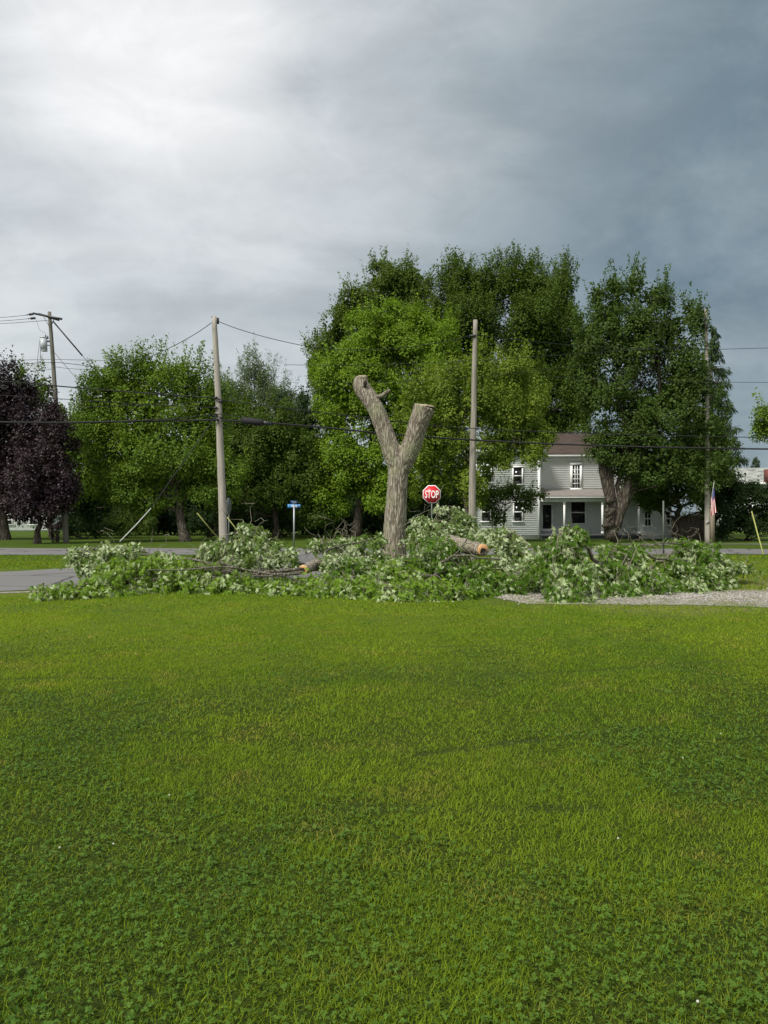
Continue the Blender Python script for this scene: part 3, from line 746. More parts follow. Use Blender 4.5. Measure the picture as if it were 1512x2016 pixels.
tree('leafy_tree', 'pale green leafy branch tips of a tree hanging in at the right edge', 'tree', 1600, 38,
     [(1528, 820, 42, 30), (1506, 848, 24, 10), (1515, 835, 26, 20), (1560, 850, 50, 45), (1600, 830, 70, 80)], .22, M['lf_mid'], M['bark'], 114, dens=115, leaf=.16, gap=.12, group=TG)

def conifer(label, px, D, top_py, base_r_px, seed, dens=1.0, first=.12, gap=0.0):
    rs = np.random.RandomState(seed); base = G(px, D); root = empty('spruce', base); tag(root, label, 'tree', 'distant spruces')
    topz = P(px, top_py, D)[2]; H = topz - base[2]; R = base_r_px * D / FPX
    tm = MB(); tm.tube([base, base + [0, 0, H]], [.02 * H, .01], 8); cm = MB()
    nb = int(H * 9 * dens)
    for i in range(nb):
        f = first + (1 - first) * (i + rs.rand()) / nb; L = R * (1 - f) ** .8 * rs.uniform(.65, 1.15) + .25; a_ = rs.uniform(0, 6.3)
        d = np.array([math.cos(a_), math.sin(a_), 0]); s = base + [0, 0, H * f]
        tt = np.linspace(0, 1, 6)[:, None]; c = s + d * L * tt + np.array([0, 0, 1]) * L * (-.35 * tt + .28 * tt ** 2.2)
        tm.tube(c, np.linspace(.035, .008, 6), 4, caps=False)
        n = int(24 + L * 34); t_ = rs.uniform(.1, 1, n) ** .8
        p = np.stack([np.interp(t_, tt[:, 0], c[:, k]) for k in range(3)], -1)
        sd = np.cross(d, [0, 0, 1]); p = p + sd * (rs.normal(size=(n, 1)) * .22 * (1.2 - t_[:, None]) * L * .5) - np.array([0, 0, 1]) * rs.uniform(0, .35, (n, 1))
        instance(cm, NARROW_T, LEAF_F, p, rs.normal(size=(n, 3)) * .35 + [0, 0, -1] + d * .4, rs.normal(size=(n, 3)), rs.uniform(.18, .42, n))
    part(cm, 'crown', M['lf_conifer'], root); part(tm, 'trunk', M['bark_dark'], root)
conifer('drooping spruce showing its hanging branch tips right of the burled tree', 1402, 60, 640, 84, 201)
conifer('small faraway spruce above the grey shingled roof', 1489, 112, 898, 36, 202)

def bush(name, label, cat, px, D, blobs, mt, seed, group='shrubs under the far trees', **kw):
    rs = np.random.RandomState(seed); base = G(px, D); root = empty(name, base); tag(root, label, cat, group)
    bw = blob_world(blobs, D); cm, ce = crown_mesh(bw, rs, kw.pop('dens', 90), kw.pop('leaf', .14), kw.pop('clump', .3), 16, gap=kw.pop('gap', .12), **kw)
    part(cm, 'foliage', mt, root)
    sm = MB()
    for i in range(7):
        sm.tube(curve(base + rs.normal(size=3) * [.1, .1, 0], ce[rs.randint(len(ce))], rs, 6), np.linspace(.04, .01, 6), 5)
    part(sm, 'stem', M['bark_dark'], root)
bush('vase_shrub', 'small dark clipped shrub shaped like a vase left of the pole', 'shrub', 108, 47.5, [(108, 1038, 22, 11), (108, 1050, 10, 10)], M['lf_purple'], 301, dens=220, leaf=.1, clump=.16)
bush('shrub', 'low dark shrub just right of the pole foot', 'shrub', 165, 54, [(165, 1045, 34, 16), (195, 1040, 22, 18)], M['lf_shade'], 302)
bush('shrub', 'olive shrub between the pole and the pale maple trunk', 'shrub', 245, 56, [(245, 1035, 42, 24), (290, 1030, 30, 22)], M['lf_olive'], 303)
bush('shrub', 'dark shrub mass just right of the pale maple trunk', 'shrub', 410, 57, [(400, 1030, 40, 28), (450, 1025, 34, 30)], M['lf_shade'], 304)
bush('shrub', 'dark shrub behind the post of the blue street name sign', 'shrub', 560, 60, [(540, 1025, 50, 30), (610, 1030, 45, 26)], M['lf_shade'], 305)
bush('shrub', 'dark shrub left of the lopped trunk base', 'shrub', 700, 60, [(690, 1025, 45, 32), (740, 1020, 30, 34)], M['lf_shade'], 306)
bush('shrub', 'dark shrub behind the red stop sign', 'shrub', 850, 58, [(830, 1020, 50, 36), (890, 1015, 40, 38), (870, 975, 50, 40)], M['lf_shade'], 307)
bush('hedge', 'tall dark hedge below the grey shingled roof at the right', 'hedge', 1470, 50, [(1432, 1035, 30, 34), (1475, 1040, 36, 32), (1525, 1040, 36, 32), (1440, 1010, 36, 48), (1490, 1005, 45, 45), (1545, 1005, 50, 50), (1455, 968, 34, 24), (1505, 972, 34, 24), (1480, 962, 36, 14), (1440, 955, 22, 18)], M['lf_shade'], 308, leaf=.16, dens=80)
# a dark wood closing the view far behind
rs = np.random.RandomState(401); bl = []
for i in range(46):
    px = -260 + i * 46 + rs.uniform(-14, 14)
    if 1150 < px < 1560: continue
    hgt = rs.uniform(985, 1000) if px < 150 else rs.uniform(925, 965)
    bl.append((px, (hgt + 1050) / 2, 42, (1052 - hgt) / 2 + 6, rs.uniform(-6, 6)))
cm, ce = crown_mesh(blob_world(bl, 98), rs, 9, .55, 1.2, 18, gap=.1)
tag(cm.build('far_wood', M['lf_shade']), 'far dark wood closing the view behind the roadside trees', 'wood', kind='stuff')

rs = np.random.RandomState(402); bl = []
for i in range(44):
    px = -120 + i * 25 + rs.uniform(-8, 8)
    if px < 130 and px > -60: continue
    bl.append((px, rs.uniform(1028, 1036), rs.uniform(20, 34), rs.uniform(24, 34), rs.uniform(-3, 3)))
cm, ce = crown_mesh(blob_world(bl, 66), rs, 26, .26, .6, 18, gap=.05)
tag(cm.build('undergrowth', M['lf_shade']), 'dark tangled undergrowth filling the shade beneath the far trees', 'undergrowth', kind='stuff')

# ------------------------------------------------------------------ houses
def siding(mb, x0, x1, z0, z1, y, ny=-1, course=.125, holes=()):
    """overlapping clapboards facing the camera, left open where windows stand"""
    z = z0
    while z < z1 - .01:
        zt = min(z + course, z1)
        segs = [(x0, x1)]
        for (a, b_, c_, d_) in holes:
            if z + course * .5 > c_ and z + course * .5 < d_:
                ns = []
                for s0, s1 in segs:
                    if b_ <= s0 or a >= s1: ns.append((s0, s1)); continue
                    if a > s0: ns.append((s0, a))
                    if b_ < s1: ns.append((b_, s1))
                segs = ns
        for s0, s1 in segs:
            mb.add([(s0, y - .020, z), (s1, y - .020, z), (s1, y - .008, zt), (s0, y - .008, zt), (s0, y, z), (s1, y, z)], [(0, 1, 2, 3), (4, 5, 1, 0)])
        z += course
def window(root, x0, x1, z0, z1, y, nx=1, nz=2, name='window', fr=.09, rail=.05, sill=True, door=False):
    f = MB(); yo = y - .07
    f.box((x0 - fr, yo, z0), (x0, y + .02, z1)); f.box((x1, yo, z0), (x1 + fr, y + .02, z1))
    f.box((x0 - fr - .03, yo - .02, z1), (x1 + fr + .03, y + .02, z1 + fr * 1.2))
    if door: f.box((x0 - fr, yo, z0 - fr * 1.6), (x1 + fr, y + .02, z0))
    for i in range(1, nx): xx = x0 + (x1 - x0) * i / nx; f.box((xx - rail / 2, y - .045, z0), (xx + rail / 2, y - .012, z1))
    for i in range(1, nz):
        zz = z0 + (z1 - z0) * i / nz; rr = rail * (1.5 if (nz == 2 or (nz == 4 and i == 2)) else .9)
        f.box((x0, y - .049, zz - rr / 2), (x1, y - .010, zz + rr / 2))
    w = part(f, name, M['trim'], root)
    g = MB(); g.box((x0, y - .02, z0), (x1, y + .015, z1)); 
    go = g.build('pane' , M['glass']); go.parent = w
    go.data.transform(__import__('mathutils').Matrix.Translation(-root.location))
    if sill:
        s = MB(); s.box((x0 - fr - .05, y - .12, z0 - .07), (x1 + fr + .05, y + .02, z0)); so = s.build('sill', M['trim']); so.parent = w
        so.data.transform(__import__('mathutils').Matrix.Translation(-root.location))
    return w
def X(px, D): return (px - CX) / FPX * D
def Z(py, D): return float(P(756, py, D)[2])
hr = empty('farmhouse', (10, 54, 0)); tag(hr, 'two-storey white clapboard farmhouse with brown roof and front porch behind the trees', 'house')
# left wing
DL = 54.0; xl0, xl1, zl = X(936, DL), X(1063, DL), Z(890, DL)
wins = []
for pxa, pya, pxb, pyb in ((1011, 921, 1027, 953), (950, 918, 966, 950), (1012, 990, 1027, 1026), (949, 990, 965, 1026)):
    wins.append((X(pxa, DL), X(pxb, DL), Z(pyb, DL), Z(pya, DL)))
w = MB(); w.box((xl0, DL, -.1), (xl1, DL + 8, zl)); siding(w, xl0, xl1, .25, zl - .35, DL)
w.box((xl0 - .06, DL - .06, .1), (xl0 + .10, DL + .02, zl - .2)); w.box((xl1 - .14, DL - .06, .1), (xl1 + .02, DL + .02, zl - .2))
part(w, 'wall', M['white'], hr)
for (a, b_, c_, d_) in wins: window(hr, a, b_, c_, d_, DL - .045, 1, 2)
# recessed main block with porch
DM = 55.6; xm1 = X(1262, DM); zm = Z(899, DM)
w = MB(); w.box((xl1 + .01, DM, -.1), (xm1, DM + 8, zm)); siding(w, xl1 + .02, X(1232, DM), Z(962, DM), zm - .3, DM)
part(w, 'wall', M['white'], hr)
w = MB(); siding(w, xl1 + .02, xm1, .38, Z(963, DM), DM - .002, course=.125); part(w, 'porch_wall', M['porchwall'], hr)
window(hr, X(1127, DM), X(1141, DM), Z(961, DM), Z(916, DM), DM - .045, 3, 5, 'upper_door', fr=.16, rail=.05, sill=False, door=True)
window(hr, X(1124, DM), X(1151, DM), Z(1030, DM), Z(988, DM), DM - .045, 1, 2, 'porch_window', fr=.1)
window(hr, X(1068, DM), X(1085, DM), Z(1041, DM), Z(994, DM), DM - .045, 1, 1, 'front_door', fr=.12, sill=False, door=True)
# eaves and roofs
e = MB()
e.box((xl0 - .45, DL - .45, zl - .02), (xl1 + .45, DL + 8.4, zl + .20)); e.box((xl0 - .2, DL - .10, zl - .34), (xl1 + .08, DL + .02, zl - .02))
e.box((xl1 + .46, DM - .45, zm - .02), (xm1 + .4, DM + 8.3, zm + .16)); e.box((xl1 + .03, DM - .10, zm - .32), (xm1, DM + .02, zm - .02))
part(e, 'eaves', M['trim'], hr)
def hip(mb, x0, x1, y0, y1, z0, z1, rx0, rx1, ry):
    v = [(x0, y0, z0), (x1, y0, z0), (x1, y1, z0), (x0, y1, z0), (rx0, ry, z1), (rx1, ry, z1)]
    mb.add(v, [(0, 1, 5, 4), (2, 3, 4, 5)], [(1, 2, 5), (3, 0, 4)])
r_ = MB(); hip(r_, xl0 - .5, xl1 + .5, DL - .5, DL + 8.5, zl + .203, zl + 1.55, xl0 + 1.5, xl1 - 1.0, DL + 4.2)
part(r_, 'roof', M['shingle'], hr)
r_ = MB(); hip(r_, xl1 - 1.2, xm1 + .45, DM - .5, DM + 8.4, zm + .163, Z(853, 59.6), xl1 - .3, xm1 - 1.6, 59.8); part(r_, 'roof', M['shingle'], hr)
# porch
DP = 53.7; xp0, xp1 = xl1 + .02, X(1262, DP)
r_ = MB(); zf = Z(976, DP); zb = Z(963, DM)
r_.add([(xp0 - .0, DP - .3, zf), (xp1 + .3, DP - .3, zf), (xp1 + .3, DM - .04, zb), (xp0, DM - .04, zb), (xp0, DP - .3, zf - .05), (xp1 + .3, DP - .3, zf - .05)], [(0, 1, 2, 3), (4, 5, 1, 0)])
part(r_, 'porch_roof', M['porchroof'], hr)
e = MB(); e.box((xp0, DP - .28, zf - .16), (xp1 + .28, DP - .16, zf - .052)); e.box((xp0, DP - .12, zf - .42), (xp1, DP + .03, zf - .165)); part(e, 'porch_beam', M['trim'], hr)
e = MB(); e.box((xp0, DP - .1, .18), (xp1, DM - .04, .36)); e.box((xp0, DP, -.1), (xp1, DP + .1, .18)); part(e, 'porch_floor', M['foundation'], hr)
for px in (1111, 1186, 1258):
    e = MB(); xx = X(px, DP); e.box((xx - .06, DP - .05, .362), (xx + .06, DP + .07, zf - .43)); e.box((xx - .08, DP - .07, .362), (xx + .08, DP + .09, .5)); e.box((xx - .09, DP - .08, zf - .56), (xx + .09, DP + .10, zf - .43)); part(e, 'porch_post', M['trim'], hr)
# one-storey wing
DW = 54.6; xw0, xw1, zw = X(1262, DW), X(1322, DW), Z(985, DW)
w = MB(); w.box((xw0, DW, -.1), (xw1, DW + 6, zw)); siding(w, xw0, xw1, .2, zw, DW); w.box((xw1 - .12, DW - .05, 0), (xw1 + .02, DW + .02, zw)); part(w, 'wall', M['white'], hr)
window(hr, X(1269, DW), X(1280, DW), Z(1035, DW), Z(1007, DW), DW - .045, 2, 2)
window(hr, X(1311, DW), X(1318, DW), Z(1034, DW), Z(1008, DW), DW - .045, 1, 2)
r_ = MB(); r_.add([(xw0 - .2, DW - .4, zw), (xw1 + .3, DW - .4, zw), (xw1 + .3, DW + 3, zw + 1.3), (xw0 - .2, DW + 3, zw + 1.3), (xw1 + .3, DW + 6.4, zw), (xw0 - .2, DW + 6.4, zw)], [(0, 1, 2, 3), (3, 2, 4, 5)]); part(r_, 'roof', M['shingle'], hr)

# grey roofed house far right
gr = empty('grey_roof_house', (42, 88, 0)); tag(gr, 'faraway pale house with grey patterned shingle roof at the right edge', 'house')
D = 85; x0, x1, ze, zr = X(1428, D), X(1700, D), Z(952, D), Z(921, 89)
w = MB(); w.box((x0, D, -.1), (x1, D + 8, ze)); part(w, 'wall', M['white'], gr)
r_ = MB(); r_.add([(x0 - .5, D - .6, ze + .05), (x1, D - .6, ze + .05), (x1, D + 4, zr), (x0 - .5, D + 4, zr), (x1, D + 8.6, ze + .05), (x0 - .5, D + 8.6, ze + .05)], [(0, 1, 2, 3), (3, 2, 4, 5)]); part(r_, 'roof', M['shinglegrey'], gr)
e = MB(); e.box((x0 - .5, D - .72, ze - .12), (x1, D - .62, ze + .10)); part(e, 'gutter', M['trim'], gr)
for px in (1450, 1488): window(gr, X(px, D), X(px + 14, D), Z(985, D), Z(962, D), D - .03, 1, 2)
e = MB(); e.box((X(1509, 84.2), 83.6, Z(950, 84)), (X(1530, 84.2), 84.8, Z(924, 84))); part(e, 'chimney', M['brickred'], gr)
# pale house glimpsed below the purple maples
ph = empty('pale_house', (-36, 82, 0)); tag(ph, 'low pale house glimpsed under the purple maples at the far left', 'house')
D = 80; x0, x1 = X(-60, D), X(100, D)
w = MB(); w.box((x0, D, -.1), (x1, D + 8, Z(1020, D) + 1.2)); siding(w, x0, x1, .1, Z(1020, D) + 1.2, D); part(w, 'wall', M['white'], ph)
r_ = MB(); zz = Z(1020, D) + 1.2; r_.add([(x0 - .5, D - .5, zz), (x1 + .5, D - .5, zz), (x1 + .5, D + 4, zz + 1.8), (x0 - .5, D + 4, zz + 1.8), (x1 + .5, D + 8.5, zz), (x0 - .5, D + 8.5, zz)], [(0, 1, 2, 3), (3, 2, 4, 5)]); part(r_, 'roof', M['shingle'], ph)
for px in (10, 60): window(ph, X(px, D), X(px + 14, D), .7, 1.6, D - .04, 1, 2)
# fence
fr_ = empty('wooden_fence', (X(1365, 53), 53.2, 0)); tag(fr_, 'weathered wooden board fence between the house and the hedge', 'fence')
f = MB(); rs = np.random.RandomState(9); xx = X(1322, 53.2)
while xx < X(1402, 53.2):
    f.box((xx, 53.2 + rs.uniform(-.01, .01), 0), (xx + .138, 53.225 + .01, Z(1016, 53.2) + rs.uniform(-.03, .03))); xx += .145
part(f, 'boards', M['fence'], fr_)
f = MB(); f.box((X(1322, 53.2), 53.24, .3), (X(1402, 53.2), 53.28, .4)); f.box((X(1322, 53.2), 53.24, 1.2), (X(1402, 53.2), 53.28, 1.3)); part(f, 'rail', M['fence'], fr_)

# ------------------------------------------------------------------ poles
def pole_body(p0, p1, r0, r1, mt, root, name='pole'):
    mb = MB(); n = 22; t_ = np.linspace(0, 1, n)[:, None]; rs = np.random.RandomState(int(r0 * 999))
    pts = p0 * (1 - t_) + p1 * t_ + np.cumsum(rs.normal(size=(n, 3)) * [.006, .006, 0], 0)
    mb.tube(pts, np.linspace(r0, r1, n), 16, rough=.03, seed=4)
    return part(mb, name, mt, root, True)
# pole with crossarm and transformer
D1 = 46.0
b0, b1 = G(131, D1), P(98, 614, D1)
k1 = D1 / FPX
p1 = empty('utility_pole', b0); tag(p1, 'leaning wooden power pole with crossarm and grey transformer at the far left', 'utility pole', 'utility poles')
pole_body(b0 - [0, 0, .3], b1, .17, .10, M['pole_grey'], p1, 'post')
m_ = MB(); m_.bar(P(66, 617, D1 + .6), P(122, 628.5, D1 - .6) + [0, -.05, 0], .10, .12); m_.bar(P(76, 617.5, D1 + .9) + [0, .1, 0], P(114, 629, D1 - .3) + [0, .12, 0], .10, .12)
ca = part(m_, 'crossarm', M['darkmetal'], p1)
m_ = MB(); m_.bar(P(86, 624, D1 - .15), P(96, 641, D1 - .15), .04, .02); part(m_, 'brace', M['darkmetal'], p1); m_ = MB(); m_.bar(P(106, 629, D1 - .15), P(101, 641, D1 - .15), .04, .02); part(m_, 'brace', M['darkmetal'], p1)
for (a, b_) in (((52, 620), (66, 618)), ((55, 627.5), (70, 626))):
    m_ = MB(); A, B = P(*a, D1 + .5), P(*b_, D1 + .4)
    m_.tube([A, B], [.015, .015], 6)
    for f in (.1, .45, .62, .85): c = A * (1 - f) + B * f; m_.sphere(c, (.07, .07, .075) if f > .3 else (.04, .04, .04), 10, 7)
    part(m_, 'insulator', M['darkmetal'], p1)
m_ = MB(); ca_, cb_ = P(87, 690, D1 - .1), P(85.5, 666, D1 - .1)
m_.tube([ca_, cb_], [6.0 * k1, 6.6 * k1], 20); m_.tube([cb_, cb_ + [0, 0, .05], cb_ + [0, 0, .10]], [7.0 * k1, 7.0 * k1, 3 * k1], 20); m_.tube([ca_ - [0, 0, .04], ca_], [6.2 * k1, 6.2 * k1], 20)
tr = part(m_, 'transformer', M['transformer'], p1)
for q in ((90, 662), (94, 664)):
    m_ = MB(); A = P(q[0], q[1] + 3, D1 - .1); B = P(q[0], q[1] - 3, D1 - .1); m_.tube([A, A * .5 + B * .5, B], [.05, .045, .02], 8)
    o = m_.build('bushing', M['darkmetal']); o.parent = tr; o.data.transform(__import__('mathutils').Matrix.Translation(-p1.location))
m_ = MB(); m_.bar(P(90, 672, D1), P(99, 672, D1), .05, .10); part(m_, 'bracket', M['metal'], p1); m_ = MB(); m_.bar(P(92, 680, D1), P(100, 680, D1), .05, .05); part(m_, 'bracket', M['metal'], p1)
# grey pole in front
D2 = 27.0
b0, b1 = G(443, D2), P(421, 624, D2)
p2 = empty('utility_pole', b0); tag(p2, 'bare grey wooden pole nearest the left half of the pile, carrying the black cable splice', 'utility pole', 'utility poles')
pole_body(b0 - [0, 0, .3], b1, .150, .085, M['pole'], p2, 'post')
m_ = MB(); m_.tube([b1 - [0, 0, .02], b1 + [0, 0, .01]], [.09, .088], 16); part(m_, 'cap', M['darkmetal'], p2); m_ = MB(); m_.box(tuple(P(425, 634, D2) - [.0, .05, .06]), tuple(P(429, 628, D2) + [.03, .05, .03])); part(m_, 'bracket', M['darkmetal'], p2)
for py, dx_ in ((783, -.09), (790, .08), (803, -.1), (818, -.10), (822, .1)):
    c = P(430, py, D2 - .1); m_ = MB(); m_.box(tuple(c + [dx_ - .05, -.06, -.035]), tuple(c + [dx_ + .05, .08, .035])); part(m_, 'bracket', M['darkmetal'], p2)
# pole beside the stop sign
D3 = 30.0
b0, b1 = G(927, D3), P(933, 630, D3)
p3 = empty('utility_pole', b0); tag(p3, 'bare weathered wooden pole between the stop sign and the white house', 'utility pole', 'utility poles')
pole_body(b0 - [0, 0, .3], b1, .155, .080, M['pole_old'], p3, 'post')
m_ = MB(); m_.box(tuple(P(929, 662, D3) + [-.1, -.13, -.03]), tuple(P(929, 662, D3) + [.15, .1, .03])); part(m_, 'bracket', M['darkmetal'], p3)
# right pole
D4 = 46.8
b0, b1 = G(1394, D4), P(1390, 609, D4)
p4 = empty('utility_pole', b0); tag(p4, 'wooden pole half hidden in the right-hand tree, with the flag beside it', 'utility pole', 'utility poles')
pole_body(b0 - [0, 0, .3], b1, .185, .095, M['pole'], p4, 'post')
m_ = MB(); m_.bar(P(1389, 1027, D4 - .22), P(1402, 1027, D4 - .22), .05, .05); part(m_, 'bracket', M['metal'], p4)
wp = empty('wood_post', G(1402, 45)); tag(wp, 'short brown wooden post just behind the pole with the flag', 'post')
m_ = MB(); m_.box(tuple(G(1402, 45) + [-.11, -.1, -.2]), tuple(G(1402, 45) + [.11, .1, 2.05])); m_.box(tuple(G(1402, 45) + [-.13, -.12, 2.052]), tuple(G(1402, 45) + [.13, .12, 2.12])); part(m_, 'post', M['fence'], wp)
# street lamp arm seen at the spruce edge
# flag
fg = empty('flag', P(1399, 1005, 43.4)); tag(fg, 'American flag hanging from a slanted staff beside the right pole', 'flag')
m_ = MB(); m_.tube([P(1398, 995, 43.6), P(1406, 949, 43.2)], [.018, .014], 8); m_.sphere(P(1406, 949, 43.2), .03); part(m_, 'staff', M['guard'], fg)
m_ = MB(); kk = 43.3 / FPX
NU, NV = 39, 30
uu, vv = np.meshgrid(np.linspace(0, 1, NU + 1), np.linspace(0, 1, NV + 1), indexing='ij')
# u across the stripes (hoist edge along the staff), v along the fly which hangs down
top = np.stack([1405.4 - uu * 5.2, 955 + uu * 28], -1)      # hoist on the staff
bot = np.stack([1411.0 - uu * 10.6, 1007 + uu * 10], -1)
pq = top * (1 - vv[..., None]) + bot * vv[..., None]
pts = np.stack([P(a_, b_, 43.3) for a_, b_ in pq.reshape(-1, 2)]); pts[:, 1] += .07 * np.sin(uu.ravel() * 14 + vv.ravel() * 2) * (.3 + vv.ravel())
i = np.arange(NU)[:, None] * (NV + 1); j = np.arange(NV)[None]
q = np.stack([i + j, i + NV + 1 + j, i + NV + 2 + j, i + j + 1], -1)
fm = MB(); fm.add(pts, np.zeros((0, 4), int))
ui, vi = np.meshgrid(np.arange(NU), np.arange(NV), indexing='ij')
stripe = (ui // 3) % 2
canton = (ui < 21) & (vi < 12)
star = canton & (ui % 4 == 2) & (vi % 3 == 1)
mi = np.where(canton, np.where(star, 2, 1), np.where(stripe == 0, 0, 2))
fm.f = [(q[mi == k].reshape(-1, 4), k) for k in range(3)]
part(fm, 'cloth', [M['flagred'], M['flagblue'], M['flagwhite']], fg, True)

# ------------------------------------------------------------------ wires
WG = 'overhead wires'
def wire(label, pts, r, mt=None, group=WG, name='overhead_wire', cat='wire'):
    q = np.array([P(*p_) for p_ in pts]); n = len(q)
    if n > 2:   # Catmull-Rom
        e = np.concatenate([[2 * q[0] - q[1]], q, [2 * q[-1] - q[-2]]]); o = []
        for i in range(n - 1):
            a_, b_, c_, d_ = e[i:i + 4]
            for t_ in np.linspace(0, 1, 8, endpoint=False):
                o.append(.5 * (2 * b_ + (c_ - a_) * t_ + (2 * a_ - 5 * b_ + 4 * c_ - d_) * t_ ** 2 + (-a_ + 3 * b_ - 3 * c_ + d_) * t_ ** 3))
        o.append(q[-1]); q = np.array(o)
    m_ = MB(); m_.tube(q, r, 6); return tag(m_.build(name, mt or M['wire']), label, cat, group)
wire('thickest black cable, its stretch left of the grey pole', [(-120, 829, 26), (0, 831, 26.2), (130, 832, 26.4), (280, 829, 26.7), (432, 827, 26.85)], .034)
th = wire('thick black cable from its splice past the lopped trunk to the right edge', [(436, 827.5, 26.85), (475, 829, 26.9), (535, 833, 27), (640, 842, 27.4), (745, 852.5, 27.9), (840, 860, 28.8), (927, 866, 29.7), (1100, 874.5, 30), (1300, 880.5, 30.3), (1512, 884, 30.6), (1640, 884, 31)], .033)
sp = empty('cable_splice', P(505, 829, 26.9)); tag(sp, 'fat black splice case hanging on the cable right of the grey pole', 'cable splice')
m_ = MB(); a_, b_ = P(476, 827.5, 26.9), P(518, 832.5, 26.9); m_.tube([a_, a_ + (b_ - a_) * .03, b_ - (b_ - a_) * .03, b_], [.08, .118, .118, .10], 18); part(m_, 'case', M['wire'], sp, False)
m_ = MB(); m_.tube([P(517, 832.3, 26.9), P(535, 834.3, 27)], [.075, .065], 14); part(m_, 'sleeve', M['darkmetal'], sp)
wire('strand meeting the thick cable just left of the grey pole', [(225, 831, 26.6), (330, 825, 26.7), (400, 818, 26.8), (432, 815, 26.85), (476, 822, 26.9)], .014)
wire('upper black wire from the left edge to the grey pole', [(-120, 741, 26), (0, 750, 26.2), (160, 764, 26.5), (300, 775, 26.7), (430, 784, 26.88)], .022)
wire('upper black wire running on from the grey pole to the right edge', [(430, 786, 26.88), (470, 792, 26.9), (600, 808, 27.2), (735, 824.5, 27.8), (840, 836, 28.8), (930, 843.5, 29.75), (1100, 851, 30), (1300, 857, 30.3), (1512, 861.5, 30.6), (1640, 863, 31)], .016)
wire('thin wire just under the upper black wire left of the grey pole', [(-100, 770, 26), (30, 780, 26.2), (180, 789, 26.5), (300, 797, 26.7), (430, 803, 26.88)], .011)
wire('thin wire rising toward the grey pole below its neighbour', [(150, 802, 26.4), (300, 797, 26.7), (432, 790, 26.88)], .009)
wire('looping jumper wire below the splice on the grey pole', [(405, 815, 26.8), (425, 826, 26.6), (436, 840, 26.6), (455, 836, 26.7), (476, 829, 26.9)], .010)
wire('thin wire falling away to the left from the top of the grey pole', [(420, 633, 26.9), (385, 657, 29), (340, 682, 32), (300, 700, 35), (262, 714, 39), (200, 724, 45)], .012)
wire('thin wire sagging between the grey pole top and the pole by the stop sign', [(425, 631, 26.95), (470, 648, 27.2), (540, 668, 27.6), (620, 684, 28.2), (700, 689, 28.7), (790, 685, 29.1), (860, 675, 29.5), (928, 661, 29.9)], .011)
wire('thin top wire from the pole by the stop sign to the right edge', [(936, 660, 30), (1000, 667, 32), (1120, 679, 36), (1240, 686, 40), (1388, 688, 43.8), (1440, 687, 44), (1512, 685, 44.4), (1640, 681, 45)], .014)
wire('faint wire crossing the dark trees just above the lopped left limb', [(560, 718, 44), (650, 719, 44), (800, 716, 44), (950, 709, 44), (1100, 699, 44), (1230, 690, 44), (1390, 680, 44)], .013)
wire('faint wire crossing the trees level with the sawn top of the left limb', [(600, 752, 45), (700, 754, 45), (850, 748, 45), (1000, 736, 44.5), (1150, 718, 44), (1390, 688, 44)], .011)
wire('single wire level with the right tree crown running out of the right edge', [(1090, 742, 44), (1180, 747, 44), (1300, 751, 44), (1390, 752, 44.2), (1512, 753, 44.5), (1640, 753, 45)], .013)
wire('upper line leaving the crossarm to the left edge', [(53, 620.5, D1 + .5), (0, 625, D1 + 3), (-120, 631, D1 + 8)], .014)
wire('middle line leaving the crossarm to the left edge', [(55, 627.5, D1 + .5), (0, 632, D1 + 3), (-120, 637, D1 + 8)], .014)
wire('lower line leaving the transformer pole to the left edge', [(97, 630.5, D1), (50, 634, D1 + 2), (0, 637, D1 + 4), (-120, 640, D1 + 9)], .014)
wire('upper thin wire passing the transformer pole at tree-top height', [(-60, 713, 48), (45, 709, 47), (100, 707.5, D1), (150, 708.5, 47), (240, 711, 50), (300, 712, 52)], .012)
wire('black wire with dead-end running from the transformer pole to the maple', [(20, 717, 47), (98, 713.5, D1 - .1), (112, 713.5, D1), (150, 717.5, 47), (185, 722, 48), (240, 728, 49)], .016)
wire('lower thin wire curving from the transformer pole to the maple', [(60, 731, 46.6), (100, 727, D1), (108, 722.5, D1), (140, 726, 47), (185, 727, 48), (240, 723, 49)], .012)
wire('thin drop wires under the transformer', [(78.5, 669, D1 - .1), (76, 690, D1), (74, 708, D1), (76, 722, D1)], .012)
wire('second thin drop wire under the transformer', [(79.5, 670, D1 - .1), (79.5, 707, D1)], .012)
wire('looping lead from the crossarm down to the transformer top', [(70, 626, D1 + .4), (73, 634, D1), (78, 649, D1), (89, 656, D1), (90, 660, D1)], .008)
def guy(label, a, b_, c_, r1, r2, m1, m2, k):
    """guy wire a-b-c: thin strand a-b, guard b-c (k='low') or thick part first"""
    o = empty('guy_wire', P(*c_)); tag(o, label, 'guy wire', 'guy wires')
    m_ = MB(); m_.tube([P(*a), P(*b_)], r1, 8); part(m_, 'strand' if k == 'low' else 'insulated_rod', m1, o)
    m_ = MB(); m_.tube([P(*b_), P(*b_) * .5 + P(*c_) * .5 + [0, 0, -.02], P(*c_)], r2, 8); part(m_, 'guard' if k == 'low' else 'strand', m2, o)
guy('thick dark guy rod slanting down right from the crossarm pole', (104, 632, D1), (162, 700, D1 + .2), (200, 742, D1 + .5), .042, .014, M['darkmetal'], M['wire'], 'up')
guy('thinner guy wire slanting from the transformer pole behind the maple', (106, 693, D1), (140, 733, D1 + .3), (172, 768, D1 + .5), .012, .012, M['wire'], M['wire'], 'up')
guy('guy wire with a long pale guard coming down behind the left pale branches', (428, 815, 26.9), (297, 1001, 23.8), (236, 1066, 22.6), .015, .016, M['wire'], M['guard'], 'low')
guy('yellow-green guard slanting toward the grey pole foot from its left', (380, 1000, 24.4), (388, 1010, 24.5), (434, 1064, 25.2), .006, .016, M['wire'], M['yguard'], 'low')
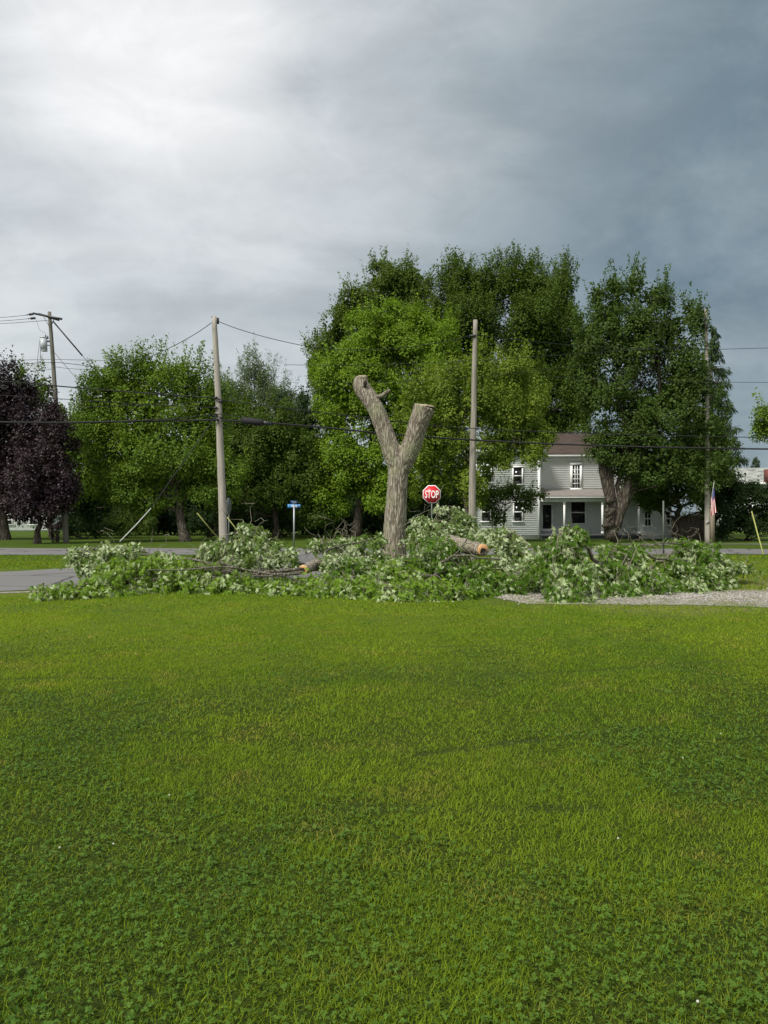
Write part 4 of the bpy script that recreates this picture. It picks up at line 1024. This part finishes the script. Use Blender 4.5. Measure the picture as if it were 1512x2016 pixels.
guy('yellow-green guard slanting away from the grey pole foot to its right', (436, 1000, 25.6), (447, 1018, 25.6), (486, 1067, 25.9), .006, .016, M['wire'], M['yguard'], 'low')
guy('yellow guy guard leaning above the grass hump at the right edge', (1478, 1000, 28), (1480, 1007, 28), (1503, 1092, 26.6), .008, .022, M['wire'], M['yguard'], 'low')

# ------------------------------------------------------------------ signs
def text_part(txt, root, name, mt, centre, w, h, ang=0.0, off=0.012, wobble=None, parent=None):
    cu = bpy.data.curves.new('lettering', 'FONT'); cu.body = txt; cu.align_x = 'CENTER'; cu.align_y = 'CENTER'; cu.offset = off; cu.extrude = .002; cu.resolution_u = 3
    to = bpy.data.objects.new('lettering', cu); col.objects.link(to)
    bpy.context.view_layer.update(); dg = bpy.context.evaluated_depsgraph_get()
    me = bpy.data.meshes.new_from_object(to.evaluated_get(dg)); bpy.data.objects.remove(to); bpy.data.curves.remove(cu)
    co_ = np.array([v.co[:] for v in me.vertices]); lo, hi = co_.min(0), co_.max(0); s = (co_ - (lo + hi) / 2)
    s[:, 0] *= w / (hi[0] - lo[0]); s[:, 1] *= h / (hi[1] - lo[1]); s[:, 2] *= 1.0
    ca_, sa_ = math.cos(ang), math.sin(ang)
    out = np.stack([s[:, 0] * ca_ + s[:, 2] * sa_, s[:, 0] * sa_ - s[:, 2] * ca_, s[:, 1]], -1) + np.array(centre) - np.array(root.location)
    me.vertices.foreach_set('co', out.astype(np.float32).ravel()); me.materials.clear(); me.materials.append(mt); me.update()
    o = bpy.data.objects.new(name, me); col.objects.link(o); o.parent = parent or root; return o
def ngon_prism(mb, c, r, y0, y1, n=8, rot=math.pi / 8, mat=0):
    a_ = np.arange(n) * 2 * math.pi / n + rot
    f = np.stack([c[0] + r * np.cos(a_), np.full(n, y0), c[2] + r * np.sin(a_)], -1); g = f.copy(); g[:, 1] = y1
    mb.add(np.concatenate([f, g]), [tuple(range(n))], [tuple(range(2 * n - 1, n - 1, -1))], [(i, i + n, (i + 1) % n + n, (i + 1) % n) for i in range(n)], mat=mat)
DS = 34.0
ss = empty('stop_sign', G(850, DS)); tag(ss, 'red octagonal stop sign rising behind the branch pile', 'stop sign')
c = P(850, 973, DS); k = DS / FPX; R_ = 17.6 * k / math.cos(math.pi / 8)
m_ = MB(); ngon_prism(m_, c, R_, DS - .006, DS); pl = part(m_, 'sign_border', M['signwhite'], ss)
m_ = MB(); ngon_prism(m_, c, R_ * .925, DS - .010, DS - .0065); part(m_, 'sign_face', M['red'], ss)
text_part('STOP', ss, 'lettering', M['signwhite'], (c[0], DS - .0135, c[2] + .0), R_ * 1.44, R_ * .80, off=.02)
m_ = MB(); xx = c[0]; m_.box((xx - .03, DS + .003, -.2), (xx + .03, DS + .05, c[2] + R_ * .8)); part(m_, 'post', M['post'], ss)
DN = 40.0
ns = empty('street_sign', G(578.5, DN)); tag(ns, 'two small blue street name blades on a slim post in front of the dark trees', 'street sign')
k = DN / FPX; c = P(579, 996.3, DN)
m_ = MB(); m_.box((c[0] - 12.8 * k, DN - .03, c[2] - 3.6 * k), (c[0] + 12.8 * k, DN - .024, c[2] + 3.6 * k)); part(m_, 'name_blade', M['blue'], ns)
text_part('WATER', ns, 'lettering', M['signwhite'], (c[0], DN - .034, c[2]), 12.5 * k, 4.4 * k, off=.02)
text_part('E', ns, 'lettering', M['signwhite'], (c[0] - 10.4 * k, DN - .034, c[2] + 1.0 * k), 1.8 * k, 2.4 * k)
text_part('ST', ns, 'lettering', M['signwhite'], (c[0] + 10.0 * k, DN - .034, c[2] + 1.0 * k), 3.2 * k, 2.4 * k)
c2 = P(579, 988.8, DN); ang = math.radians(64)
m_ = MB(); d_ = np.array([math.cos(ang), math.sin(ang), 0]) * 12.5 * k
m_.bar(c2 - d_, c2 + d_, .006, 6.2 * k); part(m_, 'name_blade', M['bluedk'], ns)
text_part('CENTER', ns, 'lettering', M['signwhite'], tuple(c2 + np.array([math.sin(ang), -math.cos(ang), 0]) * .007), 15 * k, 3.6 * k, ang=ang)
m_ = MB(); m_.tube([G(578.5, DN) - [0, 0, .2], (c[0], DN, c2[2] - 3.2 * k)], [.042, .042], 10); m_.box((c[0] - .02, DN - .02, c[2] - .14), (c[0] + .02, DN + .02, c2[2] - 2.9 * k)); part(m_, 'post', M['metal'], ns)
# signs seen edge-on
for px, D, yt, yb, lab, w_ in ((450, 35, 980, 1014, 'dark sign seen almost edge-on just right of the grey pole', 3.4), (1307, 33, 986, 1062, 'narrow greenish sign seen edge-on in front of the one-storey wing', 2.2)):
    so = empty('road_sign', G(px, D)); tag(so, lab, 'road sign'); k = D / FPX; A = P(px, yb, D); B = P(px, yt, D)
    m_ = MB(); h = (B[2] - A[2]); cz = (A[2] + B[2]) / 2
    pts = [(-w_ * k, -.2), (-w_ * k * .3, -.5), (w_ * k * .3, -.5), (w_ * k, -.2), (w_ * k, .2), (w_ * k * .3, .5), (-w_ * k * .3, .5), (-w_ * k, .2)]
    f = np.array([(A[0] + a_, D + a_ * 3, cz + b_ * h) for a_, b_ in pts]); g = f + [.01, .01, 0]
    m_.add(np.concatenate([f, g]), [tuple(range(8))], [tuple(range(15, 7, -1))], [(i, i + 8, (i + 1) % 8 + 8, (i + 1) % 8) for i in range(8)])
    part(m_, 'sign_plate', M['backsign'], so)
    m_ = MB(); m_.box((A[0] - .03, D + .03, -.2), (A[0] + .03, D + .07, B[2])); part(m_, 'post', M['post'], so)

# ------------------------------------------------------------------ the lopped trunk
DT = 22.0; kt = DT / FPX
def px3(px, py, dd=0): return P(px, py, DT + dd)
st = MB()
def thick(seq, nsub=5):
    pts = np.array([px3(a_, b_, d_) for a_, b_, r_, d_ in seq]); rr = np.array([r_ * kt for a_, b_, r_, d_ in seq])
    u = np.linspace(0, len(seq) - 1, (len(seq) - 1) * nsub + 1)
    q = np.stack([np.interp(u, range(len(seq)), pts[:, k]) for k in range(3)], -1); r2 = np.interp(u, range(len(seq)), rr)
    ks = np.array([.25, .5, .25])
    for _ in range(3):
        q[1:-1] = q[:-2] * .25 + q[1:-1] * .5 + q[2:] * .25; r2[1:-1] = r2[:-2] * .25 + r2[1:-1] * .5 + r2[2:] * .25
    return q, r2
gy = 1015 + CAMH * FPX / DT
trunk_seq = [(773, gy + 12, 34, 0), (774, gy - 4, 29, 0), (775, 1085, 24.5, 0), (777, 1050, 22.5, 0), (779, 1010, 21.2, 0), (782, 960, 19.6, 0), (784, 930, 20.5, 0), (784, 900, 16, 0), (785, 885, 9, 0)]
left_seq = [(782, 915, 20, 0), (772, 890, 19.5, 0), (762, 862, 17.5, 0), (752, 835, 16.8, 0), (742, 808, 16.8, 0), (728, 785, 17.2, .1), (713, 766, 17.5, .2), (710, 755, 16, .2), (712, 742, 12, .2)]
right_seq = [(788, 925, 19, 0), (799, 900, 20.5, -.05), (810, 878, 19.5, -.1), (818, 852, 19.0, -.15), (827, 826, 20.0, -.2), (836, 799.5, 21.0, -.25)]
for s_ in (trunk_seq, left_seq, right_seq):
    q, r2 = thick(s_); st.tube(q, r2, 32)
for a_ in range(6):   # root flare
    an = a_ * 1.05 + .4; b0 = G(774, DT)
    st.tube([b0 + [math.cos(an) * .18, math.sin(an) * .18, .42], b0 + [math.cos(an) * .40, math.sin(an) * .40, .10], b0 + [math.cos(an) * .62, math.sin(an) * .62, -.12]], [.17, .14, .07], 12)
tmp = st.build('raw', M['stump'])
md = tmp.modifiers.new('r', 'REMESH'); md.mode = 'VOXEL'; md.voxel_size = .017; md.use_smooth_shade = True
ms = tmp.modifiers.new('s', 'SMOOTH'); ms.iterations = 24; ms.factor = .5
bpy.context.view_layer.update(); dg = bpy.context.evaluated_depsgraph_get()
me = bpy.data.meshes.new_from_object(tmp.evaluated_get(dg)); bpy.data.objects.remove(tmp)
n = len(me.vertices); co_ = np.empty(n * 3, np.float32); me.vertices.foreach_get('co', co_); co_ = co_.reshape(-1, 3).astype(float)
no_ = np.empty(n * 3, np.float32); me.vertex_normals.foreach_get('vector', no_) if hasattr(me, 'vertex_normals') else me.vertices.foreach_get('normal', no_); no_ = no_.reshape(-1, 3).astype(float)
zf0 = P(784, 900, DT)[2]
lx = np.where(co_[:, 0] < P(784, 900, DT)[0], .46, -.42) * np.clip(co_[:, 2] - zf0, 0, 9)
pc = np.stack([(co_[:, 0] + lx) * 15, co_[:, 1] * 15, co_[:, 2] * 3.2], -1)
pc = pc + (vnoise(pc * .5 + 5)[:, None] - .5) * [2.2, 2.2, .8]
rid = 1 - np.abs(vnoise(pc) * 2 - 1) * 2; rid2 = vnoise(pc * 2.3 + 11)
d_ = -.014 * np.clip(rid, 0, 1) + .010 * rid2 + .03 * (fbm(co_ * [2.2, 2.2, 1.4], 2) - .5)
cut = (np.abs(no_[:, 2]) > .8) & (co_[:, 2] > P(0, 815, DT)[2])
d_[cut] *= .15
# cavity near the top of the left limb
hc = px3(719, 755, -.17); dd_ = np.linalg.norm((co_ - hc) / [.09, .25, .13], axis=1)
co2 = co_ + no_ * d_[:, None]; co2[:, 1] += np.clip(1.0 - dd_, 0, 1) ** .5 * .16 * (co_[:, 1] < hc[1] + .12)
me.vertices.foreach_set('co', co2.astype(np.float32).ravel())
root = empty('lopped_tree', G(774, DT)); tag(root, 'lopped Y-shaped bare tree trunk with two sawn-off limbs rising from the branch pile', 'tree trunk')
me.transform(__import__('mathutils').Matrix.Translation(-root.location)); me.materials.clear(); me.materials.append(M['stump'])
me.polygons.foreach_set('use_smooth', np.ones(len(me.polygons), bool)); me.update()
o = bpy.data.objects.new('trunk', me); col.objects.link(o); o.parent = root
for (cx_, cy_, rr, ax) in ((712, 741.6, 11.0, (-.06, 0, 1)), (836.3, 798.6, 19.2, (.12, -.05, 1))):
    m_ = MB(); cc = px3(cx_, cy_, .2 if cx_ < 800 else -.25); ax = nrm(np.array(ax, float)); u_ = nrm(np.cross(ax, [0, 1, 0])); v_ = np.cross(ax, u_)
    rs = np.random.RandomState(int(cx_)); th = np.linspace(0, 2 * math.pi, 28, endpoint=False); r_ = rr * kt * (1 + .10 * (rs.rand(28) - .5))
    ring = cc + r_[:, None] * (np.cos(th)[:, None] * u_ + np.sin(th)[:, None] * v_)
    m_.add(np.concatenate([[cc + ax * .02], ring + ax * .012, ring - ax * .03]), [(0, i + 1, (i + 1) % 28 + 1) for i in range(28)], [(i + 1, i + 29, (i + 1) % 28 + 29, (i + 1) % 28 + 1) for i in range(28)])
    part(m_, 'cut_face', M['oldcut'], root)
m_ = MB(); m_.sphere(px3(719, 755, -.10), (.055, .05, .085), 12, 10); part(m_, 'cavity', M['hollow'], root)
m_ = MB(); q = [px3(744, 782), px3(752, 779, -.1), px3(760, 773, -.15), px3(768, 767.5, -.15)]; m_.tube(q, [.075, .055, .05, .038], 10, rough=.1); part(m_, 'branch_stub', M['stump'], root, True)

# ------------------------------------------------------------------ the pile of cut branches
PG = 'cut leafy branches in the pile'
def fallen(label, limb, r, blobs, seed, pale=.5, dens=27, leaf=.104, mt='lf_pile', bare=1, twiglen=.42, per=15, name='cut_branch', hang=.6):
    """limb: list of (px,py,D); blobs: (cx,cy,rx,ry,D) envelopes filled with drooping sprays"""
    rs = np.random.RandomState(seed)
    L = np.array([P(*p_) for p_ in limb]); L[:, 2] = np.maximum(L[:, 2], gz(L[:, 0], L[:, 1]) + r)
    base = L[0].copy(); base[2] = float(gz(base[0], base[1])); root = empty(name, base); tag(root, label, 'branch', PG)
    u = np.linspace(0, len(L) - 1, 16); Q = np.stack([np.interp(u, range(len(L)), L[:, k]) for k in range(3)], -1)
    Q[1:-1] += rs.normal(size=(14, 3)) * .035
    wd = MB(); wd.tube(Q, np.linspace(r, r * .22, 16), 9, rough=.12, seed=seed)
    tw = MB(); lf = MB(); cs = []; ts = []; nn = []
    for (cx, cy, rx, ry, D) in blobs:
        c0 = P(cx, cy, D); kx = D / FPX; r0 = np.array([rx * kx, max(.45, min(1.2, rx * kx * .8)), ry * kx])
        area = 4 * math.pi * ((((r0[0] * r0[1]) ** 1.6 + (r0[0] * r0[2]) ** 1.6 + (r0[1] * r0[2]) ** 1.6) / 3) ** (1 / 1.6))
        n = max(8, int(area * dens)); d = nrm(rs.normal(size=(n, 3))); d[:, 1] = np.where(rs.rand(n) < .35, -np.abs(d[:, 1]), d[:, 1])
        rr = rs.rand(n) ** .38 * (.78 + .45 * fbm(d * 2.2 + seed, 2))
        p = c0 + d * r0 * rr[:, None]
        g = gz(p[:, 0], p[:, 1]); p[:, 2] = np.where(p[:, 2] < g + .10, g + .08 + np.abs(rs.normal(size=n)) * .12, p[:, 2])
        hole = vnoise(p * 2.4 + seed) < .34
        for i in range(n):
            if hole[i]: continue
            e = p[i]; dq = np.linalg.norm(Q - e, axis=1); j = int(np.argmin(dq + rs.rand(16) * .5))
            # spray: starts inward, arches out and droops at the tip
            o_ = nrm(e - Q[j]) * [1, 1, .5] + nrm(rs.normal(size=3)) * .45; o_[2] += .35; o_ = nrm(o_)
            tl = twiglen * (.55 + 1.3 * rs.rand() ** 2.2); t_ = np.linspace(0, 1, 6)[:, None]
            s0 = e - o_ * tl * .5
            c = s0 + o_ * tl * t_ + np.array([0, 0, -1]) * tl * hang * t_ ** 2
            c[:, 2] = np.maximum(c[:, 2], gz(c[:, 0], c[:, 1]) + .03)
            tw.tube(c, np.linspace(.007, .003, 6), 3, caps=False)
            if rs.rand() < .06:
                cc = curve(Q[j], s0, rs, 6, -.10, .6); cc[:, 2] = np.maximum(cc[:, 2], gz(cc[:, 0], cc[:, 1]) + .03)
                tw.tube(cc, np.linspace(min(.014, r * .4), .005, 6), 4, caps=False)
            m1 = rs.randint(per - 5, per + 6); tt = rs.uniform(.1, 1.05, m1) ** .8
            q = np.stack([np.interp(tt, t_[:, 0], c[:, k]) for k in range(3)], -1) + rs.normal(size=(m1, 3)) * .045
            cs.append(q); dd = o_ * .5 + rs.normal(size=(m1, 3)) * .55 + [.1, 0, -.85]; ts.append(dd)
            # turned-over sprays show the pale underside
            over = rs.rand() < pale * .62; sgn = np.where(rs.rand(m1, 1) < (.85 if over else .06), -1, 1)
            # upper surfaces face up and out
            nv = nrm(np.array([0, -.75, .50]) + rs.normal(size=(m1, 3)) * .6) * sgn; nn.append(nv)
    cs, ts, nn = np.concatenate(cs), np.concatenate(ts), np.concatenate(nn)
    cs[:, 2] = np.maximum(cs[:, 2], gz(cs[:, 0], cs[:, 1]) + .02)
    instance(lf, MAPLE_T, MAPLE_F, cs, ts, nn, leaf * rs.uniform(.55, 1.25, len(cs)))
    # bare arching twigs
    for i in range(bare):
        j = rs.randint(4, 15); e = Q[j] + nrm(rs.normal(size=3) + [0, -.2, .9]) * rs.uniform(.5, 1.0)
        c = curve(Q[j], e, rs, 8, -.15, .7); tw.tube(c, np.linspace(.008, .003, 8), 5, caps=False)
        e2 = c[5] + nrm(rs.normal(size=3) + [0, 0, .4]) * .35; tw.tube(curve(c[5], e2, rs, 5, -.1, .7), np.linspace(.007, .003, 5), 4, caps=False)
    part(wd, 'limb', M['limbbark'], root, True); part(tw, 'twigs', M['twig'], root); part(lf, 'leaves', M[mt], root)
    return root
fallen('leafy branch whose low tip spills furthest left onto the lawn', [(420, 1135, 17.3), (300, 1140, 16.6), (190, 1155, 16.0), (95, 1178, 15.4)], .04,
       [(110, 1177, 38, 12, 15.3), (165, 1162, 45, 24, 15.7), (230, 1148, 50, 34, 16.0), (300, 1148, 45, 28, 16.2)], 501, pale=.12, mt='lf_pilebright')
fallen('pale-leaved branch raised highest at the far left of the pile', [(470, 1120, 18.2), (330, 1095, 18.4), (210, 1080, 18.5), (140, 1085, 18.5)], .035,
       [(160, 1085, 32, 13, 18.4), (215, 1080, 45, 14, 18.5), (255, 1078, 28, 9, 18.5), (185, 1108, 30, 12, 18.2), (330, 1100, 40, 15, 18.3)], 502, pale=.85, mt='lf_pilepale', bare=2)
fallen('bright green branch clump standing in front of the pale left branches', [(450, 1130, 17.2), (350, 1120, 17), (260, 1110, 16.9)], .04,
       [(262, 1115, 42, 36, 16.8), (310, 1118, 38, 30, 16.9), (225, 1128, 30, 28, 16.6), (350, 1130, 40, 30, 16.7)], 503, pale=.25, mt='lf_pilebright')
fallen('long low green branch along the lawn edge under the bare dark limb', [(600, 1125, 17.4), (480, 1132, 17.0), (370, 1140, 16.6)], .055,
       [(400, 1150, 50, 20, 16.3), (470, 1148, 52, 24, 16.4), (540, 1152, 45, 20, 16.4), (395, 1120, 50, 16, 17.2)], 504, pale=.25, bare=6, mt='lf_pilebright')
fallen('high pale leafy mound to the right of the grey pole foot', [(600, 1112, 19.5), (540, 1090, 19.6), (490, 1060, 19.7), (488, 1032, 19.7)], .045,
       [(492, 1046, 26, 20, 19.7), (450, 1078, 48, 22, 19.5), (520, 1075, 52, 24, 19.4), (555, 1092, 35, 28, 19.2), (420, 1092, 38, 16, 19.3), (490, 1100, 60, 18, 19.0)], 505, pale=.72, mt='lf_pilepale', bare=7)
fallen('low bright branch at the lawn edge right of the small orange cut end', [(720, 1140, 16.8), (640, 1150, 16.3), (560, 1160, 16.0)], .035,
       [(610, 1158, 50, 20, 15.9), (680, 1156, 48, 24, 15.8), (560, 1158, 35, 14, 16.1), (620, 1138, 44, 12, 16.5)], 506, pale=.35, mt='lf_pilebright')
fallen('twiggy pale branch just left of the lopped trunk with arching bare shoots', [(770, 1110, 20.0), (720, 1085, 20.1), (670, 1075, 20.2), (630, 1062, 20.2)], .035,
       [(660, 1070, 20, 14, 20.2), (706, 1072, 38, 20, 20.0), (730, 1095, 40, 24, 19.6), (622, 1068, 13, 9, 20.2), (672, 1100, 30, 16, 19.6), (648, 1104, 24, 14, 17.5), (738, 1062, 22, 18, 20.0)], 507, pale=.75, mt='lf_pilepale', bare=8)
fallen('dense green branch spilling to the lawn below the lopped trunk', [(860, 1130, 17.0), (790, 1145, 16.2), (730, 1165, 15.5)], .05,
       [(740, 1160, 52, 28, 15.5), (800, 1162, 52, 30, 15.2), (860, 1160, 52, 30, 15.3), (770, 1125, 55, 24, 16.2)], 508, pale=.30, mt='lf_pilebright')
fallen('mixed pale and green branch lying across the foot of the lopped trunk', [(900, 1110, 18.2), (820, 1110, 18.0), (720, 1120, 17.6), (650, 1130, 17.2)], .06,
       [(700, 1120, 55, 24, 17.3), (780, 1108, 55, 20, 17.6), (840, 1100, 50, 28, 17.8), (650, 1135, 34, 18, 17.0), (760, 1135, 60, 20, 16.8)], 509, pale=.50)
fallen('upright pale branch reaching up beneath the stop sign', [(900, 1115, 20.8), (880, 1060, 20.9), (860, 1020, 21.0), (872, 995, 21.0)], .035,
       [(872, 1006, 34, 13, 21.0), (905, 1018, 20, 11, 20.9), (838, 1020, 20, 12, 21.0), (872, 1040, 42, 24, 20.7), (840, 1055, 32, 20, 20.5), (915, 1055, 28, 22, 20.6)], 510, pale=.72, mt='lf_pilepale', bare=4)
fallen('green branch between the lopped trunk and the hollow log', [(930, 1120, 18.8), (870, 1090, 18.9), (820, 1075, 19)], .045,
       [(840, 1078, 42, 26, 18.9), (885, 1085, 38, 20, 18.7), (875, 1118, 50, 22, 18.0), (930, 1130, 48, 24, 17.4), (862, 1074, 34, 22, 17.9), (950, 1112, 34, 14, 17.3)], 511, pale=.40, bare=4)
fallen('silvery grey-green branch rising just right of the hollow log', [(960, 1135, 18.0), (985, 1090, 18.2), (1010, 1050, 18.3)], .04,
       [(1000, 1062, 34, 24, 18.4), (1030, 1085, 34, 24, 18.2), (990, 1100, 34, 20, 17.7), (1040, 1115, 38, 24, 17.6), (960, 1048, 22, 12, 19.2)], 512, pale=.85, mt='lf_pilepale')
fallen('dark green branch at the edge of the gravel right of the pile centre', [(1060, 1120, 17.2), (990, 1135, 16.7), (930, 1155, 16.2)], .045,
       [(940, 1158, 40, 22, 15.9), (985, 1145, 45, 24, 16.3), (1030, 1145, 38, 22, 16.5), (900, 1172, 38, 12, 15.5)], 513, pale=.28)
fallen('tallest bright leafy branch cascading onto the gravel right of centre', [(1190, 1120, 16.6), (1150, 1080, 16.4), (1120, 1050, 16.2), (1118, 1036, 16.1)], .05,
       [(1125, 1052, 30, 22, 16.1), (1108, 1085, 44, 30, 16.0), (1150, 1082, 40, 28, 16.1), (1095, 1130, 48, 34, 15.5), (1150, 1135, 45, 34, 15.4), (1112, 1168, 48, 20, 14.9), (1060, 1075, 16, 24, 16.4), (1060, 1120, 30, 30, 15.9)], 514, pale=.55)
fallen('broad leafy branch between the tallest branch and the edge-on sign', [(1350, 1110, 17.6), (1270, 1090, 17.4), (1200, 1080, 17.2)], .05,
       [(1195, 1085, 38, 26, 17.2), (1245, 1090, 42, 26, 17.2), (1210, 1128, 45, 30, 16.4), (1265, 1132, 45, 28, 16.3), (1225, 1155, 40, 15, 15.8)], 515, pale=.48, bare=3)
fallen('dark topped leafy branch in front of the pole with the flag', [(1280, 1120, 18.2), (1330, 1090, 18.3), (1390, 1075, 18.4)], .05,
       [(1345, 1082, 46, 26, 18.3), (1392, 1092, 38, 26, 18.2), (1330, 1122, 50, 30, 17.5), (1390, 1128, 40, 26, 17.4), (1330, 1148, 55, 16, 16.8)], 516, pale=.38, bare=6)
fallen('low pale branch tip trailing furthest right onto the grass', [(1360, 1120, 18.4), (1420, 1112, 18.6), (1478, 1112, 18.8)], .025,
       [(1420, 1108, 26, 16, 18.5), (1450, 1110, 20, 7, 18.7), (1470, 1112, 14, 4, 18.8), (1415, 1135, 30, 16, 17.8)], 517, pale=.6, mt='lf_pilepale', bare=1)
# logs
def log(label, a, b_, r0, r1, hollow, seed, face=True, gname='cut logs in the pile', mt='stump'):
    A, B = P(*a), P(*b_); o = empty('cut_log', (A[0], A[1], float(gz(A[0], A[1])))); tag(o, label, 'log', gname)
    rs = np.random.RandomState(seed); n = 16; t_ = np.linspace(0, 1, n)[:, None]; pts = A * (1 - t_) + B * t_ + rs.normal(size=(n, 3)) * .008
    m_ = MB(); m_.tube(pts, np.linspace(r0, r1, n), 26, rough=.10, seed=seed, caps=True); part(m_, 'bark', M[mt], o, True)
    if face:
        ax = nrm(B - A); u_ = nrm(np.cross(ax, [0, 0, 1])); v_ = np.cross(u_, ax); th = np.linspace(0, 2 * math.pi, 30, endpoint=False)
        w_ = 1 + .06 * (rs.rand(30) - .5)
        ro = B + ax * .012 + r1 * 1.01 * w_[:, None] * (np.cos(th)[:, None] * u_ + np.sin(th)[:, None] * v_)
        ri = B + ax * .016 + v_ * (-r1 * hollow[1]) + r1 * hollow[0] * (1 + .2 * (rs.rand(30)[:, None] - .5)) * (np.cos(th)[:, None] * u_ + np.sin(th)[:, None] * v_)
        rb = ro - ax * .03
        m_ = MB(); m_.add(np.concatenate([ro, ri, rb]), [(i, (i + 1) % 30, (i + 1) % 30 + 30, i + 30) for i in range(30)], [(i, i + 60, (i + 1) % 30 + 60, (i + 1) % 30) for i in range(30)]); part(m_, 'cut_face', M['cut'], o)
        m_ = MB(); m_.add(np.concatenate([[B + ax * .0135 - v_ * r1 * hollow[1]], ri - ax * .0015]), [(0, i + 1, (i + 1) % 30 + 1) for i in range(30)]); part(m_, 'hollow', M['hollow'], o)
log('hollow log with fresh orange cut end lying on the pile right of the stop sign', (884, 1068, 19.0), (951, 1083, 17.6), .19, .135, (.62, .28), 7)
log('small log, orange crescent cut end, left of the lopped trunk', (627, 1110, 17.8), (597, 1122, 17.15), .115, .105, (.52, .05), 8)
log('rough bark log lying behind the small orange cut end', (668, 1112, 18.0), (618, 1116, 17.9), .12, .10, (.3, 0), 9, face=False)
def bare_limb(label, pts, r0, r1, seed):
    q = np.array([P(*p_) for p_ in pts]); u = np.linspace(0, len(q) - 1, 18); Q = np.stack([np.interp(u, range(len(q)), q[:, k]) for k in range(3)], -1)
    rs = np.random.RandomState(seed); Q[1:-1] += rs.normal(size=(16, 3)) * .018; Q[1:-1] = (Q[:-2] + 2 * Q[1:-1] + Q[2:]) / 4
    m_ = MB(); m_.tube(Q, np.linspace(r0, r1, 18), 9, rough=.12, seed=seed)
    for k in range(6):
        j = rs.randint(3, 16); e = Q[j] + nrm(rs.normal(size=3) + [0, 0, .5]) * rs.uniform(.3, .8); m_.tube(curve(Q[j], e, rs, 7, -.1, .8), np.linspace(r1 * .8, .004, 7), 5)
    return tag(m_.build('bare_limb', M['limbbark'], smooth=True), label, 'branch', 'bare limbs in the pile')
bare_limb('long bare grey-green limb ending beside the small orange cut', [(594, 1120, 16.7), (540, 1126, 16.5), (480, 1132, 16.5), (440, 1122, 16.7), (380, 1116, 16.9), (330, 1108, 17.1)], .035, .012, 21)
bare_limb('thin bare limb running level through the left half of the pile', [(560, 1135, 16.4), (500, 1124, 16.5), (430, 1116, 16.4), (360, 1122, 16.2), (290, 1122, 16.0)], .03, .012, 22)
bare_limb('second small bare limb just under the orange crescent cut', [(596, 1126, 16.6), (560, 1131, 16.4), (520, 1134, 16.4), (470, 1136, 16.4)], .035, .015, 23)
bare_limb('curved bare limb just below the hollow log', [(868, 1107, 16.9), (890, 1095, 16.9), (915, 1093, 16.9), (945, 1098, 16.9), (985, 1102, 17.1)], .032, .016, 24)
bare_limb('dark crooked limb arching up left of the lopped trunk', [(655, 1120, 17.6), (640, 1100, 17.8), (638, 1088, 18.4), (665, 1078, 18.8), (700, 1068, 19.2), (745, 1058, 19.5)], .038, .012, 25)
bare_limb('pair of thin bare shoots between the lopped trunk and the stop sign', [(790, 1040, 20.5), (812, 1020, 20.8), (835, 1008, 21), (852, 1002, 21)], .016, .007, 26)
bare_limb('bare twigs lying over the pile in front of the edge-on sign', [(1340, 1072, 17.9), (1300, 1068, 17.8), (1270, 1078, 17.7), (1235, 1086, 17.6)], .018, .006, 27)
